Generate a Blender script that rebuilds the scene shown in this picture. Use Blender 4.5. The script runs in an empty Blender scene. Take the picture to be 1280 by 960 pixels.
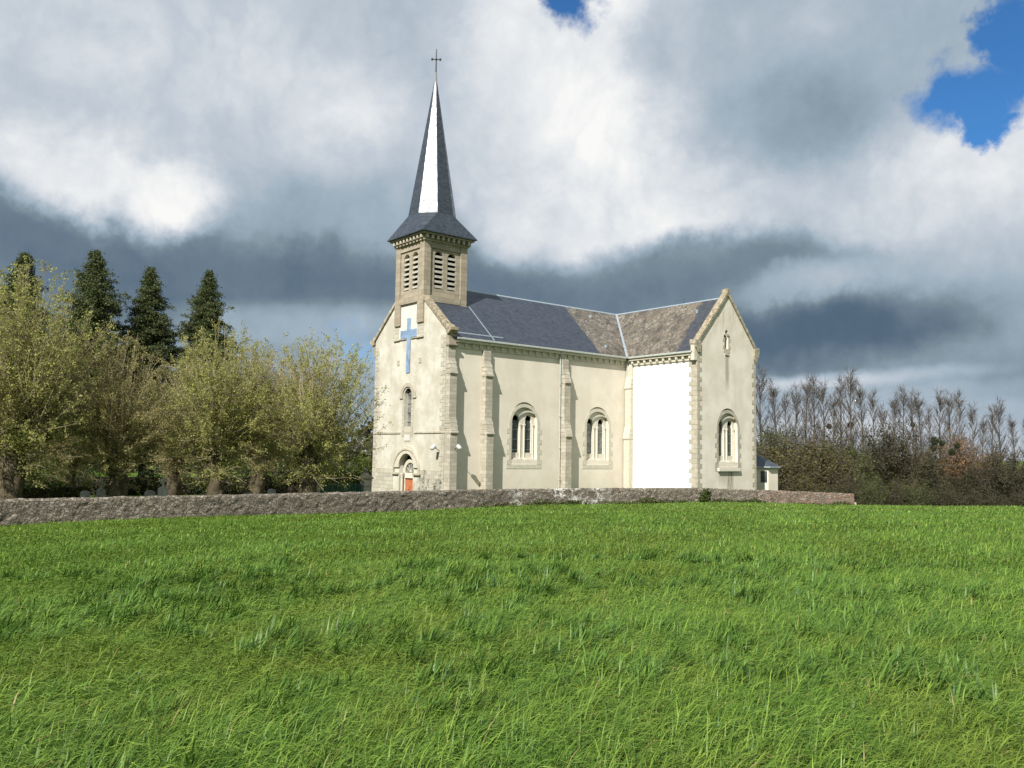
import bpy, bmesh, math, random
import numpy as np
from mathutils import Vector, Matrix, noise
from mathutils.geometry import tessellate_polygon
R = math.radians
random.seed(7); rng = np.random.default_rng(7)
S = bpy.context.scene
COL = S.collection

# ------------------------------------------------------------------ camera
FPX, YAW, PITCH, ROLL = 1073.8, 50.844, 4.665, 0.878
CAM = np.array([-35.021, -50.519, 4.0])
_y, _p, _r = R(YAW), R(PITCH), R(ROLL)
FW = np.array([math.cos(_y)*math.cos(_p), math.sin(_y)*math.cos(_p), math.sin(_p)])
_rt = np.array([math.sin(_y), -math.cos(_y), 0.0]); _up = np.cross(_rt, FW)
RT = math.cos(_r)*_rt + math.sin(_r)*_up
UP = -math.sin(_r)*_rt + math.cos(_r)*_up
cd = bpy.data.cameras.new('camera'); cam = bpy.data.objects.new('camera', cd); COL.objects.link(cam)
cd.sensor_fit = 'HORIZONTAL'; cd.sensor_width = 36; cd.lens = FPX/1280*36
cd.clip_start = 0.1; cd.clip_end = 5000
cam.matrix_world = Matrix(((RT[0], UP[0], -FW[0], CAM[0]), (RT[1], UP[1], -FW[1], CAM[1]),
                           (RT[2], UP[2], -FW[2], CAM[2]), (0, 0, 0, 1)))
S.camera = cam
S.view_settings.view_transform = 'Standard'; S.view_settings.look = 'None'
S.view_settings.gamma = 1; S.view_settings.exposure = 0.8
S.render.engine = 'CYCLES'

def ray(u, v): return FW + RT*(u-640)/FPX - UP*(v-480)/FPX
def dep(u, v, D): return CAM + ray(u, v)*D

# ------------------------------------------------------------------ sun
SUN_EL, SUN_AZ = R(41), R(205.3)           # azimuth from +x, counter-clockwise
sl = bpy.data.lights.new('sun', 'SUN'); sl.energy = 4.6; sl.angle = R(0.5); sl.color = (1.0, 0.965, 0.90)
so = bpy.data.objects.new('sun', sl); COL.objects.link(so)
sdir = Vector((math.cos(SUN_AZ)*math.cos(SUN_EL), math.sin(SUN_AZ)*math.cos(SUN_EL), math.sin(SUN_EL)))
so.rotation_euler = sdir.to_track_quat('Z', 'Y').to_euler()

# ------------------------------------------------------------------ world: Nishita sky with layered clouds by direction
class NT:
    def __init__(s, tree): s.t = tree; s.n = tree.nodes; s.l = tree.links
    def add(s, ty, ins=None, **kw):
        nd = s.n.new(ty)
        for k, v in kw.items(): setattr(nd, k, v)
        for k, v in (ins or {}).items():
            sock = nd.inputs[k]
            if isinstance(v, bpy.types.NodeSocket): s.l.new(v, sock)
            else: sock.default_value = v
        return nd
    def math(s, op, a, b=0.0, c=0.0, clamp=False):
        return s.add('ShaderNodeMath', {0: a, 1: b, 2: c}, operation=op, use_clamp=clamp).outputs[0]
    def vmath(s, op, a, b=(0, 0, 0), out=0):
        return s.add('ShaderNodeVectorMath', {0: a, 1: b}, operation=op).outputs[out]
    def noise(s, vec, scale, detail=4, rough=.5, dist=0, out='Fac', **kw):
        return s.add('ShaderNodeTexNoise', {'Vector': vec, 'Scale': scale, 'Detail': detail, 'Roughness': rough, 'Distortion': dist}, **kw).outputs[out]
    def mix(s, f, a, b, blend='MIX'):
        n = s.add('ShaderNodeMix', data_type='RGBA', blend_type=blend)
        for i, v in ((0, f), (6, a), (7, b)):
            if isinstance(v, bpy.types.NodeSocket): s.l.new(v, n.inputs[i])
            else: n.inputs[i].default_value = (*v, 1) if isinstance(v, (tuple, list)) and len(v) == 3 else v
        return n.outputs[2]
    def ramp(s, fac, stops, interp='LINEAR'):
        n = s.add('ShaderNodeValToRGB', {0: fac}); cr = n.color_ramp; cr.interpolation = interp
        while len(cr.elements) < len(stops): cr.elements.new(.5)
        for e, (p, c) in zip(cr.elements, stops):
            e.position = p; e.color = (*c, 1) if len(c) == 3 else c
        return n.outputs[0]
    def remap(s, v, a, b, c=0.0, d=1.0, smooth=True):
        n = s.add('ShaderNodeMapRange', {'Value': v, 'From Min': a, 'From Max': b, 'To Min': c, 'To Max': d})
        if smooth: n.interpolation_type = 'SMOOTHSTEP'
        return n.outputs[0]
def lin(r, g, b):
    f = lambda c: (c/255/12.92) if c <= 10 else ((c/255+.055)/1.055)**2.4
    return (f(r), f(g), f(b))

W = bpy.data.worlds.new('World'); S.world = W; W.use_nodes = True
wt = NT(W.node_tree); wt.n.clear()
skyn = wt.add('ShaderNodeTexSky', sky_type='NISHITA', sun_disc=False)
skyn.sun_elevation = SUN_EL; skyn.sun_rotation = math.pi/2 - SUN_AZ; skyn.air_density = 1.0; skyn.dust_density = 0.4; skyn.ozone_density = 2.5
gen = wt.add('ShaderNodeTexCoord').outputs['Generated']
h = (math.cos(_y), math.sin(_y), 0.0); hr = (math.sin(_y), -math.cos(_y), 0.0)
a_ = wt.vmath('DOT_PRODUCT', gen, h, 1); b_ = wt.vmath('DOT_PRODUCT', gen, hr, 1)
az = wt.math('ARCTAN2', b_, a_)
sep = wt.add('ShaderNodeSeparateXYZ', {0: gen})
el = wt.math('ARCSINE', sep.outputs[2])
deg = 180/math.pi
P0 = wt.add('ShaderNodeCombineXYZ', {0: wt.math('MULTIPLY', az, deg), 1: wt.math('MULTIPLY', el, deg)}).outputs[0]
# the clouds are warped with 3-D noise of the direction itself (no seam, no stretching)
n1 = wt.noise(gen, 3.2, 6, .58, 0, 'Color'); n2 = wt.noise(gen, 14, 6, .62, 0, 'Color')
wv1 = wt.vmath('MULTIPLY', wt.vmath('SUBTRACT', n1, (.5, .5, .5)), (9, 6, 0))
wv2 = wt.vmath('MULTIPLY', wt.vmath('SUBTRACT', n2, (.5, .5, .5)), (4.5, 3.2, 0))
Pw = wt.vmath('ADD', wt.vmath('ADD', P0, wv1), wv2)
Pl = wt.vmath('ADD', P0, wt.vmath('MULTIPLY', wt.vmath('ADD', wv1, wv2), (.5, .35, 0)))
n3 = wt.noise(gen, 20, 8, .6, 0, 'Color')
wv3 = wt.vmath('MULTIPLY', wt.vmath('SUBTRACT', n3, (.5, .5, .5)), (6.5, 5.5, 0))
Pg = wt.vmath('ADD', wt.vmath('ADD', P0, wt.vmath('MULTIPLY', wv2, (.9, .9, 0))), wv3)
def azel(u, v):
    d = ray(u, v); d = d/np.linalg.norm(d)
    return math.degrees(math.atan2(d@np.array(hr), d@np.array(h))), math.degrees(math.asin(d[2]))
PXD = 18.3
def blob(src, u, v, ru, rv, rot=0, soft=.5, op=1.0):
    a, e = azel(u, v)
    m = wt.add('ShaderNodeMapping', {'Vector': src, 'Location': (a, e, 0), 'Rotation': (0, 0, R(rot)), 'Scale': (ru/PXD, rv/PXD, 1)}, vector_type='TEXTURE')
    ln = wt.vmath('LENGTH', m.outputs[0], out=1)
    return wt.remap(ln, 1+soft, max(0.0, 1-soft), 0, op)
big = wt.noise(gen, 2.6, 7, .6)
B = wt.remap(big, .35, .65, .45, .75)                     # overall cloud tone
BLOBS = [  # u, v, ru, rv, rot, soft, tone, opacity   (ordered back to front)
 (220, 60, 440, 170, 0, .8, .70, .92), (60, 60, 130, 60, 0, .9, .74, .7), (520, 80, 150, 90, 0, .8, .62, .8),
 (400, 130, 130, 45, -12, .7, .80, .75), (330, 100, 50, 20, 0, .7, .78, .5),
 (640, 400, 900, 110, 0, .6, .36, .9), (120, 322, 330, 62, -8, .8, .24, .9), (640, 330, 260, 50, 0, .8, .38, .6),
 (10, 225, 80, 40, -25, .9, .30, .8),
 (110, 228, 95, 38, -14, .55, .90, .9), (225, 250, 58, 34, 0, .5, .94, .95), (420, 190, 60, 30, 0, .9, .74, .6), (400, 290, 90, 26, 0, .9, .50, .7),
 (520, 260, 150, 60, 0, .9, .52, .5),
 (750, 130, 165, 190, 10, .55, 1.0, .97), (790, 240, 140, 80, 0, .7, .96, .9), (700, 270, 90, 50, 0, .9, .80, .7), (690, 50, 90, 70, 0, .6, .85, .8), (640, 210, 80, 90, 0, .9, .74, .7),
 (1020, 60, 190, 120, 0, .5, .54, .95), (860, 40, 60, 60, 0, .7, .58, .8), (1050, 165, 110, 55, -15, .6, .44, .85), (920, 190, 80, 45, 0, .8, .50, .7), (980, 30, 60, 40, 0, .9, .66, .6),
 (1200, 270, 160, 110, 0, .45, .80, .95), (1230, 190, 90, 35, 0, .5, .86, .9), (1190, 300, 60, 40, 0, .9, .70, .6),
 (940, 260, 150, 40, 0, .8, .72, .75), (900, 330, 160, 28, 0, .6, .36, .85), (1000, 365, 110, 30, 12, .6, .72, .9),
 (1190, 400, 200, 60, 8, .7, .52, .85), (1210, 350, 90, 30, 0, .9, .66, .6),
 (900, 400, 220, 60, 6, .9, .30, .75), (1005, 428, 150, 42, 6, .8, .16, .95), (860, 372, 60, 26, 0, .9, .40, .5), (985, 362, 75, 20, 10, .8, .66, .7), (1200, 470, 140, 34, 0, .7, .42, .8), (700, 360, 200, 36, 0, .8, .28, .7), (520, 355, 240, 30, 0, .7, .24, .7),
]
for (u, v, ru, rv, rot, soft, tone, op) in BLOBS:
    m = blob(Pw, u, v, ru, rv, rot, soft, op)
    B = wt.add('ShaderNodeMix', {0: m, 2: B, 3: tone}, data_type='FLOAT').outputs[0]
LOW = [(400, 410, 130, 22, 5, .7, .60, .8), (450, 455, 50, 24, 0, .7, .66, .8), (300, 395, 60, 14, 0, .8, .5, .7), (250, 470, 300, 50, 0, .8, .5, .7),
 (1010, 482, 130, 8, 4, .9, .80, .75), (1120, 494, 120, 9, 3, .9, .58, .6), (1100, 520, 190, 18, 0, .9, .52, .7), (1240, 508, 90, 10, 0, .9, .58, .6), (1060, 540, 120, 16, 0, .8, .74, .7), (1150, 560, 160, 14, 0, .8, .6, .7)]
for (u, v, ru, rv, rot, soft, tone, op) in LOW:
    m = blob(Pl, u, v, ru, rv, rot, soft, op)
    B = wt.add('ShaderNodeMix', {0: m, 2: B, 3: tone}, data_type='FLOAT').outputs[0]
det = wt.noise(gen, 9, 8, .62); det2 = wt.noise(gen, 30, 6, .6)
B = wt.math('ADD', B, wt.math('MULTIPLY', wt.math('SUBTRACT', det, .5), .22))
B = wt.math('ADD', B, wt.math('MULTIPLY', wt.math('SUBTRACT', det2, .5), .10))
bil = wt.math('MULTIPLY', wt.math('ABSOLUTE', wt.math('SUBTRACT', wt.noise(gen, 7.5, 7, .58, .3), .5)), 4.0)
B = wt.math('ADD', B, wt.math('MULTIPLY', wt.math('SUBTRACT', bil, .30), wt.remap(B, .4, .8, .0, .16)))
ccol = wt.ramp(B, [(0.0, lin(64, 86, 108)), (.2, lin(88, 108, 128)), (.36, lin(122, 139, 152)), (.52, lin(160, 177, 191)),
                   (.68, lin(196, 205, 215)), (.82, lin(226, 230, 234)), (.95, lin(250, 250, 248))])
# gaps of blue sky
GAPS = [(1215, 118, 58, 36, 12, .45), (1270, 55, 26, 62, 0, .45), (1240, 145, 34, 18, 0, .5), (716, -10, 34, 34, 0, .5), (452, 438, 24, 18, 0, .9)]
gap = None
for (u, v, ru, rv, rot, soft) in GAPS:
    m = blob(Pg, u, v, ru, rv, rot, soft, .45 if u < 600 else 1.0)
    gap = m if gap is None else wt.math('MAXIMUM', gap, m)
hi = wt.remap(wt.noise(gen, 2.0, 6, .6), .60, .70, 0, 1)        # generic gaps high overhead and behind
hi = wt.math('MULTIPLY', hi, wt.remap(sep.outputs[2], .50, .60))
gap = wt.math('MAXIMUM', gap, hi)
KS = 0.1
ex = 2**S.view_settings.exposure
cl = wt.vmath('SCALE', ccol); wt.n.active = None
cl.node.inputs['Scale'].default_value = 1/(KS*ex)
skyc = wt.mix(1.0, skyn.outputs[0], (.24, .50, .72), 'MULTIPLY')
fin = wt.mix(gap, cl, skyc)
bg = wt.add('ShaderNodeBackground', {'Color': fin, 'Strength': KS})
wo = wt.add('ShaderNodeOutputWorld'); wt.l.new(bg.outputs[0], wo.inputs[0])
W.cycles.sampling_method = 'MANUAL'; W.cycles.sample_map_resolution = 512

# ------------------------------------------------------------------ materials
def mat(name, rough=.85, spec=.3):
    m = bpy.data.materials.new(name); m.use_nodes = True
    t = NT(m.node_tree); bs = t.n['Principled BSDF']
    bs.inputs['Roughness'].default_value = rough; bs.inputs['Specular IOR Level'].default_value = spec
    co = t.add('ShaderNodeTexCoord').outputs['Object']
    return m, t, bs, co
def bump(t, bs, hgt, dist, strength=1.0):
    b = t.add('ShaderNodeBump', {'Height': hgt, 'Distance': dist, 'Strength': strength}); t.l.new(b.outputs[0], bs.inputs['Normal'])
def setc(t, bs, c): t.l.new(c, bs.inputs['Base Color'])
def simple(name, c, rough=.8, spec=.3, var=.12, scale=3, bd=.004, metal=0):
    m, t, bs, co = mat(name, rough, spec); bs.inputs['Metallic'].default_value = metal
    n = t.noise(co, scale, 6, .65)
    setc(t, bs, t.mix(t.remap(n, .3, .7), tuple(x*(1-var) for x in c), tuple(min(1, x*(1+var)) for x in c)))
    bump(t, bs, t.noise(co, scale*8, 4, .6), bd); return m

def plaster(name, c, c2, stain=(.35, .31, .24), amt=.35, extra=None):
    m, t, bs, co = mat(name, .92, .15)
    n = t.noise(co, .55, 7, .62); n3 = t.noise(co, 6, 5, .6)
    base = t.mix(t.remap(n, .38, .64), c, c2)
    base = t.mix(t.math('MULTIPLY', t.remap(n3, .45, .8), .25), base, tuple(x*.86 for x in c))
    st = t.add('ShaderNodeMapping', {'Vector': co, 'Scale': (2.2, 2.2, .16)}).outputs[0]
    sn = t.remap(t.noise(st, 1.3, 6, .6), .55, .8)
    base = t.mix(t.math('MULTIPLY', sn, amt), base, stain)
    if extra: base = extra(t, co, base)
    setc(t, bs, base); bump(t, bs, t.noise(co, 28, 4, .6), .006); return m

def gable_stains(t, co, base):
    sp = t.add('ShaderNodeSeparateXYZ', {0: co}); x, z = sp.outputs[0], sp.outputs[2]
    wob = t.math('MULTIPLY', t.math('SUBTRACT', t.noise(t.add('ShaderNodeMapping', {'Vector': co, 'Scale': (3, 3, .5)}).outputs[0], 1.5, 4, .6), .5), .25)
    x = t.math('ADD', x, wob)
    def band(cx, hw, z0, z1, fade=1.0):
        a = t.remap(t.math('ABSOLUTE', t.math('SUBTRACT', x, cx)), hw, hw*.3)
        b = t.remap(z, z0, z0+fade); c = t.remap(z, z1+.05, z1-.02)
        return t.math('MULTIPLY', t.math('MULTIPLY', a, b), c)
    sn = t.remap(t.noise(t.add('ShaderNodeMapping', {'Vector': co, 'Scale': (9, 9, .5)}).outputs[0], 1.2, 4, .6), .3, .62)
    f = t.math('MULTIPLY', band(22.62, .34, 9.0, 12.8, 1.6), .6)
    base = t.mix(f, base, (.20, .155, .09))
    f = t.math('MULTIPLY', t.math('MULTIPLY', band(22.95, .62, .3, 3.3, 1.2), sn), .8)
    base = t.mix(f, base, (.15, .12, .08))
    f = t.math('MULTIPLY', t.math('MULTIPLY', band(22.0, .75, 1.2, 3.3, 1.5), sn), .65)
    base = t.mix(f, base, (.20, .17, .12))
    up = t.math('MULTIPLY', t.remap(z, 12.2, 16.5), t.remap(t.noise(t.add('ShaderNodeMapping', {'Vector': co, 'Scale': (4, 4, .4)}).outputs[0], 1.0, 5, .6), .42, .7))
    base = t.mix(t.math('MULTIPLY', up, .55), base, (.33, .25, .14))
    base = t.mix(t.math('MULTIPLY', t.remap(z, 2.0, .2), .35), base, (.36, .32, .25))
    return base
M = {}
def damp(t, co, base):
    z = t.add('ShaderNodeSeparateXYZ', {0: co}).outputs[2]
    f = t.math('MULTIPLY', t.remap(t.math('ADD', z, t.math('MULTIPLY', t.noise(co, 1.4, 6, .7), 2.5)), 4.2, 1.6), .35)
    base = t.mix(f, base, (.42, .37, .28))
    v = t.remap(t.noise(t.add('ShaderNodeMapping', {'Vector': co, 'Scale': (1, 1, .35)}).outputs[0], .5, 6, .65), .5, .68)
    return t.mix(t.math('MULTIPLY', v, .22), base, (.50, .43, .33))
M['plaster_south'] = plaster('cream_plaster', (.60, .54, .445), (.66, .60, .505), amt=.10, extra=damp)
M['plaster_white'] = plaster('fresh_white_plaster', (.73, .715, .68), (.76, .75, .72), amt=.05)
M['plaster_gable'] = plaster('weathered_gable_plaster', (.585, .525, .44), (.67, .615, .53), amt=.30, extra=gable_stains)
def facade_patch(t, co, base):
    v = t.remap(t.noise(co, 1.6, 7, .7, .4), .56, .68)
    base = t.mix(t.math('MULTIPLY', v, .45), base, (.37, .305, .21))
    v2 = t.remap(t.noise(co, 4.5, 6, .7), .60, .72)
    return t.mix(t.math('MULTIPLY', v2, .35), base, (.27, .23, .17))
M['plaster_facade'] = plaster('old_facade_plaster', (.42, .39, .315), (.52, .50, .43), (.24, .20, .14), amt=.35, extra=facade_patch)

M['plaster_panel'] = plaster('pale_panel_plaster', (.50, .49, .45), (.56, .55, .51), amt=.15)
def ashlar(name, c, c2, mortar, bw=.55, bh=.28, var=.5, mcol_w=.012, plane='XZ', bd=.012, lich=.3):
    m, t, bs, co = mat(name, .9, .2)
    sp = t.add('ShaderNodeSeparateXYZ', {0: co})
    g = t.math('ADD', sp.outputs[0], sp.outputs[1])
    v = t.add('ShaderNodeCombineXYZ', {0: g, 1: sp.outputs[2]}).outputs[0]
    br = t.add('ShaderNodeTexBrick', {'Vector': v, 'Color1': (0, 0, 0, 1), 'Color2': (1, 1, 1, 1), 'Mortar': (.5, .5, .5, 1), 'Scale': 1.0,
               'Mortar Size': mcol_w, 'Mortar Smooth': .3, 'Brick Width': bw, 'Row Height': bh}, offset=.5)
    sh = t.math('ADD', t.math('MULTIPLY', br.outputs['Color'], var), t.math('MULTIPLY', t.noise(co, 2.5, 6, .65), 1-var*.5))
    base = t.mix(t.remap(sh, .25, .95), c, c2)
    base = t.mix(t.math('MULTIPLY', t.remap(t.noise(co, 5, 7, .7), .52, .72), lich), base, tuple(x*.5 for x in c))
    base = t.mix(t.math('MULTIPLY', br.outputs['Fac'], .7), base, mortar)
    setc(t, bs, base)
    hh = t.math('SUBTRACT', t.math('MULTIPLY', t.noise(co, 14, 5, .6), .5), br.outputs['Fac'])
    bump(t, bs, hh, bd); return m
M['ashlar'] = ashlar('buttress_ashlar', (.31, .28, .22), (.44, .40, .325), (.30, .26, .20))
M['ashlar_base'] = ashlar('facade_ashlar', (.34, .31, .25), (.44, .415, .34), (.25, .215, .16), .6, .3, lich=.15)
M['tower'] = ashlar('tower_limestone', (.25, .212, .155), (.36, .31, .235), (.20, .165, .115), .7, .36, .35, .008, lich=.35)
M['trim'] = simple('pale_dressed_stone', (.48, .445, .36), .85, .2, .10, 3, .006)
M['trim_grey'] = simple('grey_dressed_stone', (.37, .335, .265), .9, .2, .18, 3, .008)
M['coping'] = simple('lichen_coping_stone', (.26, .22, .155), .95, .15, .45, 4, .02)
M['coping_grey'] = simple('grey_coping_stone', (.31, .275, .21), .95, .15, .40, 4, .02)
M['tracery'] = simple('tracery_stone', (.56, .52, .43), .85, .2, .06, 4, .004)
M['zinc'] = simple('zinc_flashing', (.34, .39, .43), .38, .5, .12, 4, .002, .35)
M['zinc_gutter'] = simple('aged_zinc_gutter', (.42, .44, .40), .5, .4, .12, 4, .002, .2)
M['lead'] = simple('dark_lead', (.20, .20, .20), .6, .4, .2, 4, .004)
M['blue'] = simple('sky_blue_paint', (.19, .27, .39), .85, .15, .28, 1.4, .003)
M['iron'] = simple('dark_iron', (.05, .045, .045), .6, .5, .2, 6, .002)
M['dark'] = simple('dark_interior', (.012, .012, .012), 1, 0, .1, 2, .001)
M['louvre'] = simple('louvre_slate', (.40, .38, .32), .8, .2, .15, 5, .004)

def slate(name, c, c2, rough, old=None, vspec=.5):
    m, t, bs, co = mat(name, rough, vspec)
    sp = t.add('ShaderNodeSeparateXYZ', {0: co})
    g = t.math('ADD', sp.outputs[0], t.math('MULTIPLY', sp.outputs[1], 1.0))
    # on a nave slope x runs along the courses; on the transept y does: use both with height for rows
    v = t.add('ShaderNodeCombineXYZ', {0: g, 1: sp.outputs[2]}).outputs[0]
    br = t.add('ShaderNodeTexBrick', {'Vector': v, 'Color1': (0, 0, 0, 1), 'Color2': (1, 1, 1, 1), 'Mortar': (0.2, .2, .2, 1), 'Scale': 1.0,
               'Mortar Size': .006, 'Mortar Smooth': .2, 'Brick Width': .24, 'Row Height': .115}, offset=.5)
    sh = t.math('ADD', t.math('MULTIPLY', br.outputs['Color'], .55), t.math('MULTIPLY', t.noise(co, 1.1, 7, .65), .6))
    base = t.mix(t.remap(sh, .2, .95), c, c2)
    if old:
        base = old(t, co, sp, base, br)
    base = t.mix(t.math('MULTIPLY', br.outputs['Fac'], .6), base, (.02, .02, .025))
    setc(t, bs, base)
    rr = t.remap(t.noise(co, 2, 4, .6), .3, .7, rough-.06, rough+.10); t.l.new(rr, bs.inputs['Roughness'])
    fr = t.math('FRACT', t.math('DIVIDE', sp.outputs[2], .115))
    hh = t.math('SUBTRACT', t.math('MULTIPLY', br.outputs['Color'], .35), t.math('ADD', fr, br.outputs['Fac']))
    bump(t, bs, hh, .006, .55); return m
def lichen(t, co, base, f, br):
    s1 = t.add('ShaderNodeMapping', {'Vector': co, 'Scale': (1.6, 1.6, 1.0), 'Rotation': (0.3, 0.5, 0.2)}).outputs[0]
    a = t.remap(t.noise(s1, .9, 8, .7, .8), .40, .60)
    old = t.mix(a, (.048, .040, .031), (.135, .108, .076))
    b = t.remap(t.noise(co, 4.5, 7, .72, .5), .45, .60)
    old = t.mix(t.math('MULTIPLY', t.math('MULTIPLY', b, t.remap(t.noise(co, .7, 4, .6), .42, .58, .15, .9)), 1.0), old, (.30, .27, .22))
    c = t.remap(t.noise(co, 3.1, 5, .7), .56, .7)
    old = t.mix(t.math('MULTIPLY', c, .55), old, (.13, .08, .03))
    old = t.mix(t.math('MULTIPLY', br.outputs['Color'], .25), old, (.10, .09, .08))
    return t.mix(f, base, old)
def old_nave(t, co, sp, base, br):
    x = t.math('SUBTRACT', sp.outputs[0], t.math('MULTIPLY', t.math('SUBTRACT', sp.outputs[2], 12.34), .14))
    x = t.math('ADD', x, t.math('MULTIPLY', t.math('SUBTRACT', t.noise(co, 1.8, 5, .6), .5), .5))
    return lichen(t, co, base, t.remap(x, 15.2, 15.4), br)
def old_transept(t, co, sp, base, br):
    y = t.math('ADD', sp.outputs[1], t.math('MULTIPLY', t.math('SUBTRACT', t.noise(co, 1.2, 6, .65), .5), 1.6))
    y = t.math('ADD', y, t.math('MULTIPLY', t.math('SUBTRACT', sp.outputs[2], 14.5), -.14))
    return lichen(t, co, base, t.remap(y, -5.5, -5.2), br)
M['slate_nave'] = slate('nave_slate', (.024, .031, .046), (.048, .056, .074), .44, old_nave)
M['slate_transept'] = slate('transept_slate', (.030, .034, .043), (.055, .058, .068), .48, old_transept)
M['slate_plain'] = slate('plain_slate', (.028, .035, .046), (.052, .06, .072), .44)
M['slate_spire'] = slate('spire_slate', (.020, .028, .040), (.046, .055, .068), .31, None, .5)

def glass_mat(name, c, rough=.18):
    m, t, bs, co = mat(name, rough, .5)
    sp = t.add('ShaderNodeSeparateXYZ', {0: co})
    g = t.math('ADD', sp.outputs[0], sp.outputs[1])
    d1 = t.math('FRACT', t.math('MULTIPLY', t.math('ADD', g, t.math('MULTIPLY', sp.outputs[2], .6)), 5.0))
    d2 = t.math('FRACT', t.math('MULTIPLY', t.math('SUBTRACT', g, t.math('MULTIPLY', sp.outputs[2], .6)), 5.0))
    ln = t.math('MAXIMUM', t.remap(d1, .90, .97), t.remap(d2, .90, .97))
    n = t.noise(co, 2.2, 4, .6)
    base = t.mix(t.remap(n, .35, .65), tuple(x*.6 for x in c), tuple(x*1.5 for x in c))
    setc(t, bs, t.mix(t.math('MULTIPLY', ln, .6), base, (.10, .10, .095)))
    bump(t, bs, t.noise(co, 7, 3, .6), .006); return m
M['glass'] = glass_mat('leaded_glass', (.040, .046, .046))
M['glass_pale'] = glass_mat('pale_leaded_glass', (.14, .145, .13), .3)
M['door'] = simple('terracotta_door_paint', (.40, .13, .055), .55, .4, .2, 5, .003)
M['paper'] = simple('yellow_notice', (.75, .50, .15), .6, .3, .1, 8, .001)
M['lamp'] = simple('white_lamp_metal', (.42, .42, .40), .4, .5, .08, 5, .001)
M['lampdark'] = simple('black_lamp_front', (.03, .03, .03), .3, .5, .1, 5, .001)

def wall_mat():
    m, t, bs, co = mat('rubble_stone', .95, .15)
    w = t.vmath('ADD', co, t.vmath('MULTIPLY', t.vmath('SUBTRACT', t.noise(co, 3, 4, .6, 0, 'Color'), (.5, .5, .5)), (.25, .25, .2)))
    st = t.add('ShaderNodeMapping', {'Vector': w, 'Scale': (1, 1, 1.7)}).outputs[0]
    vo = t.add('ShaderNodeTexVoronoi', {'Vector': st, 'Scale': 5.2}, feature='F1')
    ve = t.add('ShaderNodeTexVoronoi', {'Vector': st, 'Scale': 5.2}, feature='DISTANCE_TO_EDGE')
    rc = t.add('ShaderNodeSeparateColor', {0: vo.outputs['Color']})
    base = t.ramp(rc.outputs[0], [(0, (.13, .11, .085)), (.4, (.175, .15, .118)), (.75, (.22, .19, .15)), (1, (.31, .275, .225))])
    sp = t.add('ShaderNodeSeparateXYZ', {0: co})
    pink = t.math('MULTIPLY', t.remap(sp.outputs[0], 15, 21), t.remap(rc.outputs[1], .25, .6))
    base = t.mix(t.math('MULTIPLY', pink, .6), base, (.30, .17, .125))
    mort = t.remap(ve.outputs[0], .07, .015)
    base = t.mix(t.math('MULTIPLY', mort, .6), base, (.17, .148, .12))
    li = t.remap(t.noise(co, 5.5, 7, .72), .60, .68)                 # pale lichen
    base = t.mix(t.math('MULTIPLY', li, .55), base, (.42, .385, .32))
    dk = t.remap(t.noise(co, 2.3, 7, .7), .50, .66)                   # darker blotches
    base = t.mix(t.math('MULTIPLY', dk, .6), base, (.075, .065, .045))
    big = t.math('MULTIPLY', t.remap(t.noise(co, .9, 5, .7), .40, .55), t.math('MULTIPLY', t.remap(sp.outputs[0], -2, 0), t.remap(sp.outputs[0], 7, 4.5)))
    pt = t.math('MULTIPLY', big, t.remap(t.noise(co, 3, 5, .7), .47, .53))
    base = t.mix(t.math('MULTIPLY', pt, .9), base, (.68, .66, .61))     # lime render patches
    setc(t, bs, base)
    bump(t, bs, t.math('ADD', t.remap(ve.outputs[0], 0, .12), t.math('MULTIPLY', t.noise(co, 16, 5, .65), .6)), .05); return m
M['rubble'] = wall_mat()

def foliage(name, c1, c2, c3=None, tr=.3, rough=.6):
    m, t, bs, co = mat(name, rough, .25)
    ge = t.add('ShaderNodeNewGeometry')
    rnd = t.add('ShaderNodeTexWhiteNoise', {'Vector': t.vmath('SNAP', co, (.22, .22, .22))}, noise_dimensions='3D').outputs[0]
    base = t.mix(rnd, c1, c2)
    if c3: base = t.mix(t.remap(t.noise(co, .45, 3, .6), .45, .65), base, c3)
    oi = t.add('ShaderNodeObjectInfo').outputs['Random']
    base = t.mix(t.math('MULTIPLY', oi, .12), base, tuple(x*.62 for x in c2))
    setc(t, bs, base)
    trn = t.add('ShaderNodeBsdfTranslucent', {'Color': base})
    mx = t.add('ShaderNodeMixShader', {0: tr, 1: bs.outputs[0], 2: trn.outputs[0]})
    t.l.new(mx.outputs[0], t.n['Material Output'].inputs[0]); return m
M['lime_leaf'] = foliage('young_lime_leaves', (.26, .27, .065), (.42, .42, .13), (.23, .22, .07), .45)
M['lime_leaf_brown'] = foliage('sparse_lime_buds', (.27, .24, .085), (.41, .36, .14), (.24, .20, .08), .45)
M['needle'] = foliage('conifer_needles', (.050, .068, .024), (.095, .112, .038), (.07, .085, .03), .2)
M['hedge'] = foliage('evergreen_hedge', (.018, .032, .010), (.045, .065, .020), None, .1)
M['laurel'] = foliage('bright_undergrowth', (.07, .11, .02), (.16, .20, .04), None, .3)
M['scrub'] = foliage('budding_scrub', (.068, .066, .024), (.115, .105, .036), (.06, .048, .024), .25)
M['scrub_dark'] = foliage('dark_scrub', (.028, .030, .013), (.052, .052, .020), (.036, .028, .015), .15)
M['scrub_orange'] = foliage('russet_buds', (.16, .095, .045), (.22, .13, .06), (.12, .08, .04), .2)
M['scrub_green'] = foliage('spring_green_scrub', (.045, .062, .016), (.08, .10, .024), (.045, .048, .016), .2)
M['mistletoe'] = foliage('mistletoe_leaves', (.022, .032, .012), (.04, .05, .018), None, .1)
M['bark_lime'] = simple('mossy_lime_bark', (.085, .068, .045), .95, .1, .45, 3, .05)
M['twig'] = simple('brown_twigs', (.31, .26, .175), .9, .1, .25, 2, .004)
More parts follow.
